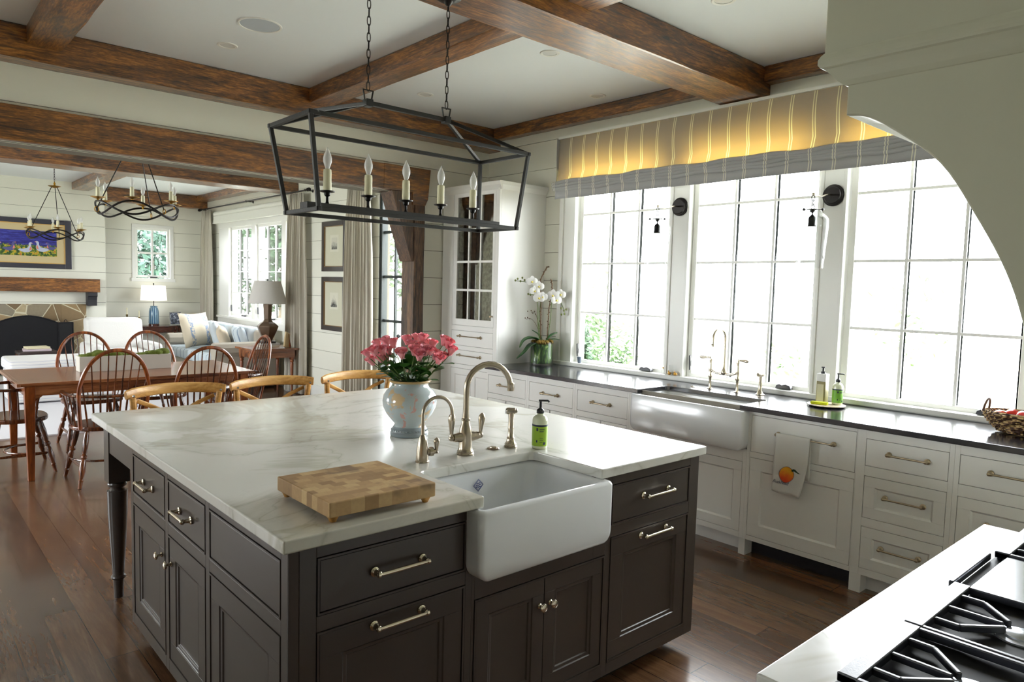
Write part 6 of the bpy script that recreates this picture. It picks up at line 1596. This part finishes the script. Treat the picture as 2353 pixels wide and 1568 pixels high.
bm = new(); bar(bm, (4.20, 9.43, .665), (4.245, 9.47, .87), .16, .018, up=(.7, -.7, 0)); obj('frame', bm, plain('pale_wood_frame', srgb(186, 160, 120), .5), ef, eo, bev=.002)
bm = new(); bar(bm, (4.31, 9.53, .665), (4.245, 9.475, .85), .03, .008); obj('prop_leg', bm, CHERRY, ef, eo)
# armchair and ottoman
AX = .06; ao = (2.58, 11.45, 0); ac = thing('armchair', 'white slipcovered armchair facing the dining room', 'armchair', ao)
bm = new(); box(bm, 2.20, 2.98, 11.05, 11.85, .02, .40); soft('base', bm, SLIP, ac, ao, .04, wob=.006)
bm = new(); vs = box(bm, 2.22, 2.96, 11.62, 11.92, .34, .98)
for v_ in vs:
    if v_.co.z > .9: v_.co.y += .10
soft('backrest', bm, SLIP, ac, ao, .07, wob=.014)
for x0_ in (2.12, 2.89):
    bm = new(); box(bm, x0_, x0_+.17, 11.02, 11.75, .04, .645); soft('arm', bm, SLIP, ac, ao, .06, wob=.006)
bm = new(); box(bm, 2.30, 2.88, 11.0, 11.62, .40, .55); soft('seat_cushion', bm, SLIP, ac, ao, .05, wob=.006)
oo_ = (1.62, 10.6, 0)
m, t, b = nt('striped_white_slipcover'); v = coords(t); sx_ = t.nodes.new('ShaderNodeSeparateXYZ'); t.links.new(v, sx_.inputs[0])
t.links.new(mix(t, ramp(t, mth(t, 'FRACT', mth(t, 'MULTIPLY', mth(t, 'ADD', sx_.outputs[2], mth(t, 'MULTIPLY', noisen(t, v, 5, 2), .02)), 28)), [(.22, (1, 1, 1, 1)), (.3, (0, 0, 0, 1))]), srgb(222, 220, 218), srgb(196, 196, 204)), b.inputs['Base Color']); b.inputs['Roughness'].default_value = .9
ot = thing('ottoman', 'low white striped ottoman in front of the fireplace', 'ottoman', oo_)
bm = new(); box(bm, 1.14, 2.10, 10.25, 11.0, .03, .40); soft('base', bm, m, ot, oo_, .03, wob=.006)
bm = new(); vs = box(bm, 1.12, 2.12, 10.23, 11.02, .40, .545)
soft('top_cushion', bm, m, ot, oo_, .045, wob=.008)
# stool with books
ko = (1.66, 12.1, 0); ks = thing('footstool', 'dark leather topped wooden stool before the fire screen carrying two books', 'stool', ko)
bm = new(); box(bm, 1.42, 1.90, 11.9, 12.3, .45, .50); soft('leather_seat', bm, plain('dark_leather', srgb(56, 44, 42), .35), ks, ko, .02)
bm = new(); box(bm, 1.43, 1.89, 11.91, 12.29, .34, .448); obj('apron', bm, CHERRYX, ks, ko, bev=.003)
for x in (1.455, 1.865):
    for y in (11.935, 12.265): bm = new(); turn(bm, (x, y, 0.0145), (x, y, .34), [(0, .014), (1, .022)], 10); obj('leg', bm, CHERRY, ks, ko, smooth=True)
for dz, w, c_, lab in ((0, .17, srgb(206, 190, 196), 'lower pale pink book on the dark stool by the fire'), (.031, .14, srgb(224, 214, 180), 'upper cream book on the dark stool by the fire')):
    bm = new(); box(bm, -w, w, -.11, .11, 0, .030); o = obj('book', bm, plain('book_'+lab[:5], c_, .5), bev=.003); o.location = (1.66, 12.08, .5005+dz); o.rotation_euler = (0, 0, .1 if dz else -.08); tag(o, lab, 'book', 'books on the stool')
# demilune table
do_ = (3.58, 13.42, 0); dm = thing('demilune_table', 'dark half-round wooden table against the far wall under the small window', 'side table', do_)
def half(r, x=3.58, y=13.665, n=20): return [(x+r*math.cos(PI+PI*k/n), y+.62*r*1.25*math.sin(PI+PI*k/n)) for k in range(n+1)]
DKC = wood('dark_mahogany', srgb(30, 12, 8), srgb(66, 30, 20), srgb(96, 48, 32), 0, 9, .25, .1, .05, coat=.3, knots=False)
bm = new(); prism(bm, half(.60), 'z', .735, .755); obj('tabletop', bm, DKC, dm, do_, bev=.003)
bm = new(); prism(bm, half(.56), 'z', .64, .735); obj('apron', bm, DKC, dm, do_, bev=.002)
for a in (.0, .30, .70, 1.0):
    p = half(.545)[int(20*a)]; y_ = min(p[1], 13.63)
    bm = new(); turn(bm, (p[0], y_, 0), (p[0], y_, .74), [(0, .012), (.06, .020), (.08, .014), (.5, .018), (.85, .032), (1, .034)], 10); obj('leg', bm, DKC, dm, do_, smooth=True)
bo_ = (3.57, 13.42, .755); bl = thing('table_lamp', 'blue striped cylindrical table lamp with a bright white shade on the half-round table', 'lamp', bo_)
bm = new(); lathe(bm, bo_, [(0, .085), (.03, .085), (.035, .075)], 24); obj('plinth', bm, DKC, bl, bo_, smooth=True)
m, t, b = nt('blue_glaze'); v = coords(t); g_ = t.nodes.new('ShaderNodeTexGradient'); g_.gradient_type = 'RADIAL'; t.links.new(v, g_.inputs[0])
t.links.new(ramp(t, mth(t, 'ADD', mth(t, 'FRACT', mth(t, 'MULTIPLY', g_.outputs[1] if hasattr(g_.outputs[1], 'links') else g_.outputs[0], 14)), mth(t, 'MULTIPLY', noisen(t, v, 20), .3)), [(.2, srgb(32, 62, 96)), (.6, srgb(70, 110, 140)), (1, srgb(150, 174, 180))]), b.inputs['Base Color']); b.inputs['Roughness'].default_value = .2
bm = new(); lathe(bm, bo_, [(.035, .078), (.05, .084), (.25, .078), (.30, .068), (.325, .05), (.335, .058), (.345, .054)], 28); obj('cylinder_body', bm, m, bl, bo_, smooth=True)
WSH = bpy.data.materials.new('white_lamp_shade'); WSH.use_nodes = True; b = WSH.node_tree.nodes['Principled BSDF']; b.inputs['Base Color'].default_value = srgb(244, 243, 238); b.inputs['Roughness'].default_value = .9; b.inputs['Transmission Weight'].default_value = 0
b.inputs['Emission Color'].default_value = (1, .93, .82, 1); b.inputs['Emission Strength'].default_value = .55
bm = new(); lathe(bm, bo_, [(.44, .212), (.70, .190)], 36, cap=False); o = obj('lamp_shade', bm, WSH, bl, bo_, smooth=True); s_ = o.modifiers.new('solid', 'SOLIDIFY'); s_.thickness = .004
bm = new(); turn(bm, (bo_[0], bo_[1], bo_[2]+.34), (bo_[0], bo_[1], bo_[2]+.74), [(0, .006), (.94, .005), (.96, .014), (1, .006)], 8); bar(bm, (bo_[0]-.188, bo_[1], bo_[2]+.69), (bo_[0]+.188, bo_[1], bo_[2]+.69), .004); obj('stem_and_finial', bm, IRON, bl, bo_, smooth=True)
for x, h, lab in ((3.15, .18, 'brass candlestick behind the armchair, the left one of two'), (3.34, .13, 'brass candlestick at the left end of the half-round table, nearer the blue lamp')):
    c = (x, 13.44, .755); t_ = thing('candlestick', lab, 'candlestick', c, 'brass candlesticks')
    bm = new(); lathe(bm, c, [(0, .042), (.008, .044), (.014, .02), (.03, .009), (h*.4, .015), (h*.5, .009), (h*.75, .014), (h*.85, .008), (h, .018), (h+.02, .016)], 18); obj('stick', bm, plain('old_brass', srgb(110, 92, 52), .35, .9), t_, c, smooth=True)
    bm = new(); turn(bm, (x, 13.44, .755+h+.015), (x, 13.44, .755+h+.13), [(0, .011), (1, .009)], 12); obj('taper_candle', bm, CANDLE, t_, c, smooth=True)
pf = (3.93, 13.40, .755); ph = thing('framed_photo', 'silver framed dark photograph leaning on the half-round table', 'photo frame', pf)
def tilt(bm, ob_org): 
    bmesh.ops.rotate(bm, verts=bm.verts[:], cent=Vector(pf), matrix=Matrix.Rotation(-.22, 3, 'X') @ Matrix.Rotation(-.25, 3, 'Z'))
bm = new()
for q in cut_rects((3.83, 4.03, .757, 1.0), [(3.845, 4.015, .772, .985)]): box(bm, q[0], q[1], 13.39, 13.405, q[2], q[3])
tilt(bm, pf); obj('frame', bm, plain('silver_frame', srgb(190, 190, 186), .25, .8), ph, pf)
m, t, b = nt('dark_photograph'); t.links.new(ramp(t, noisen(t, coords(t), 26, 4), [(.4, srgb(24, 28, 40)), (.55, srgb(90, 96, 112)), (.68, srgb(190, 192, 200))]), b.inputs['Base Color']); b.inputs['Roughness'].default_value = .3
bm = new(); box(bm, 3.842, 4.018, 13.395, 13.402, .77, .987); tilt(bm, pf); obj('photograph', bm, m, ph, pf)
bm = new(); bar(bm, (3.97, 13.50, .757), (3.93, 13.44, .93), .05, .006); obj('prop_leg', bm, DKC, ph, pf)

# ================================================================ TREES OUTSIDE
LF = []
for k_, c_ in enumerate((srgb(18, 44, 14), srgb(44, 66, 28), srgb(20, 48, 34))):
    m = bpy.data.materials.new('foliage_%d' % k_); m.use_nodes = True; t = m.node_tree; b = t.nodes['Principled BSDF']
    n = noisen(t, coords(t), 3, 3); t.links.new(mix(t, n, c_, tuple(min(1, x*1.9) for x in c_[:3])+(1,)), b.inputs['Base Color']); b.inputs['Roughness'].default_value = .7
    b.inputs['Subsurface Weight'].default_value = 0; LF.append(m)
BARK = plain('grey_bark', srgb(110, 98, 84), .9)
def tree(name, label, x, y, zc, r, n, mi, leaf=.09, trunk=True, sq=(1, 1, 1), seed=1, group='trees outside the windows'):
    o_ = (x, y, -.35); t = thing(name, label, 'tree' if trunk else 'shrub', o_, group); rnd = random.Random(seed); bm = new()
    for k in range(n):
        d = Vector((rnd.gauss(0, 1), rnd.gauss(0, 1), rnd.gauss(0, 1))).normalized()*r*rnd.random()**.45
        p = Vector((x+d.x*sq[0], y+d.y*sq[1], zc+d.z*sq[2])) + noise.noise_vector(d*2.5)*r*.25
        a = Vector((rnd.gauss(0, 1), rnd.gauss(0, 1), rnd.gauss(0, 1))).normalized(); b_ = a.orthogonal().normalized(); L_ = leaf*rnd.uniform(.6, 1.3)
        bm.faces.new([bm.verts.new(q) for q in (p-a*L_, p+b_*L_*.4, p+a*L_, p-b_*L_*.4)])
    obj('foliage', bm, LF[mi], t, o_)
    bm = new(); top = zc if trunk else zc-r*.3
    for k in range(1 if trunk else 5):
        dx = 0 if trunk else rnd.uniform(-.4, .4)*r; turn(bm, (x+dx*.3, y+dx*.3, -.352), (x+dx, y-dx, top), [(0, r*.09 if trunk else .02), (1, r*.03 if trunk else .008)], 8)
    obj('trunk' if trunk else 'stems', bm, BARK, t, o_, smooth=True)
tree('garden_shrub', 'green bushy shrub outside the left kitchen window, low at its left edge', 6.9, 7.0, .62, .62, 7000, 0, .075, False, seed=1, group=None)
tree('garden_shrub', 'pale green reedy shrub outside the left kitchen window, beside the darker bush', 9.1, 8.1, .45, .80, 3000, 1, .06, False, (1, 1, 1.0), seed=2, group=None)
tree('garden_tree', 'pale distant tree seen high through the left kitchen window', 15.5, 15.5, 2.0, 2.2, 1000, 1, .12, seed=3, group=None)
tree('garden_tree', 'sparse little tree seen low in the middle kitchen window', 9.2, 4.75, .65, .30, 90, 1, .05, seed=4, group=None)
tree('garden_tree', 'tree outside the glass door beside the timber post', 8.0, 10.6, 1.9, 1.3, 3000, 1, .10, seed=5, group=None)
tree('garden_tree', 'green tree filling the middle living room window', 8.6, 19.5, 2.6, 2.0, 5200, 0, .13, seed=6, group=None)
tree('garden_tree', 'blue-green tree outside the small far window', 4.9, 18.5, 2.0, 1.5, 3200, 2, .11, seed=7, group=None)
tree('garden_tree', 'faint tree outside the right kitchen window', 17.5, 6.0, 1.2, 1.1, 260, 1, .10, seed=8, group=None)
bm = new()
for k in range(22): box(bm, 14.0, 14.05, 3.2+k*.16, 3.2+k*.16+.035, -.35, .62 + (.12 if k % 5 == 0 else 0))
box(bm, 14.01, 14.04, 3.2, 6.8, .42, .47); box(bm, 14.01, 14.04, 3.2, 6.8, 0, .05)
tag(obj('picket_fence', bm, plain('grey_fence_wood', srgb(150, 146, 138), .8)), 'faint grey picket fence far outside the right kitchen window', 'fence')
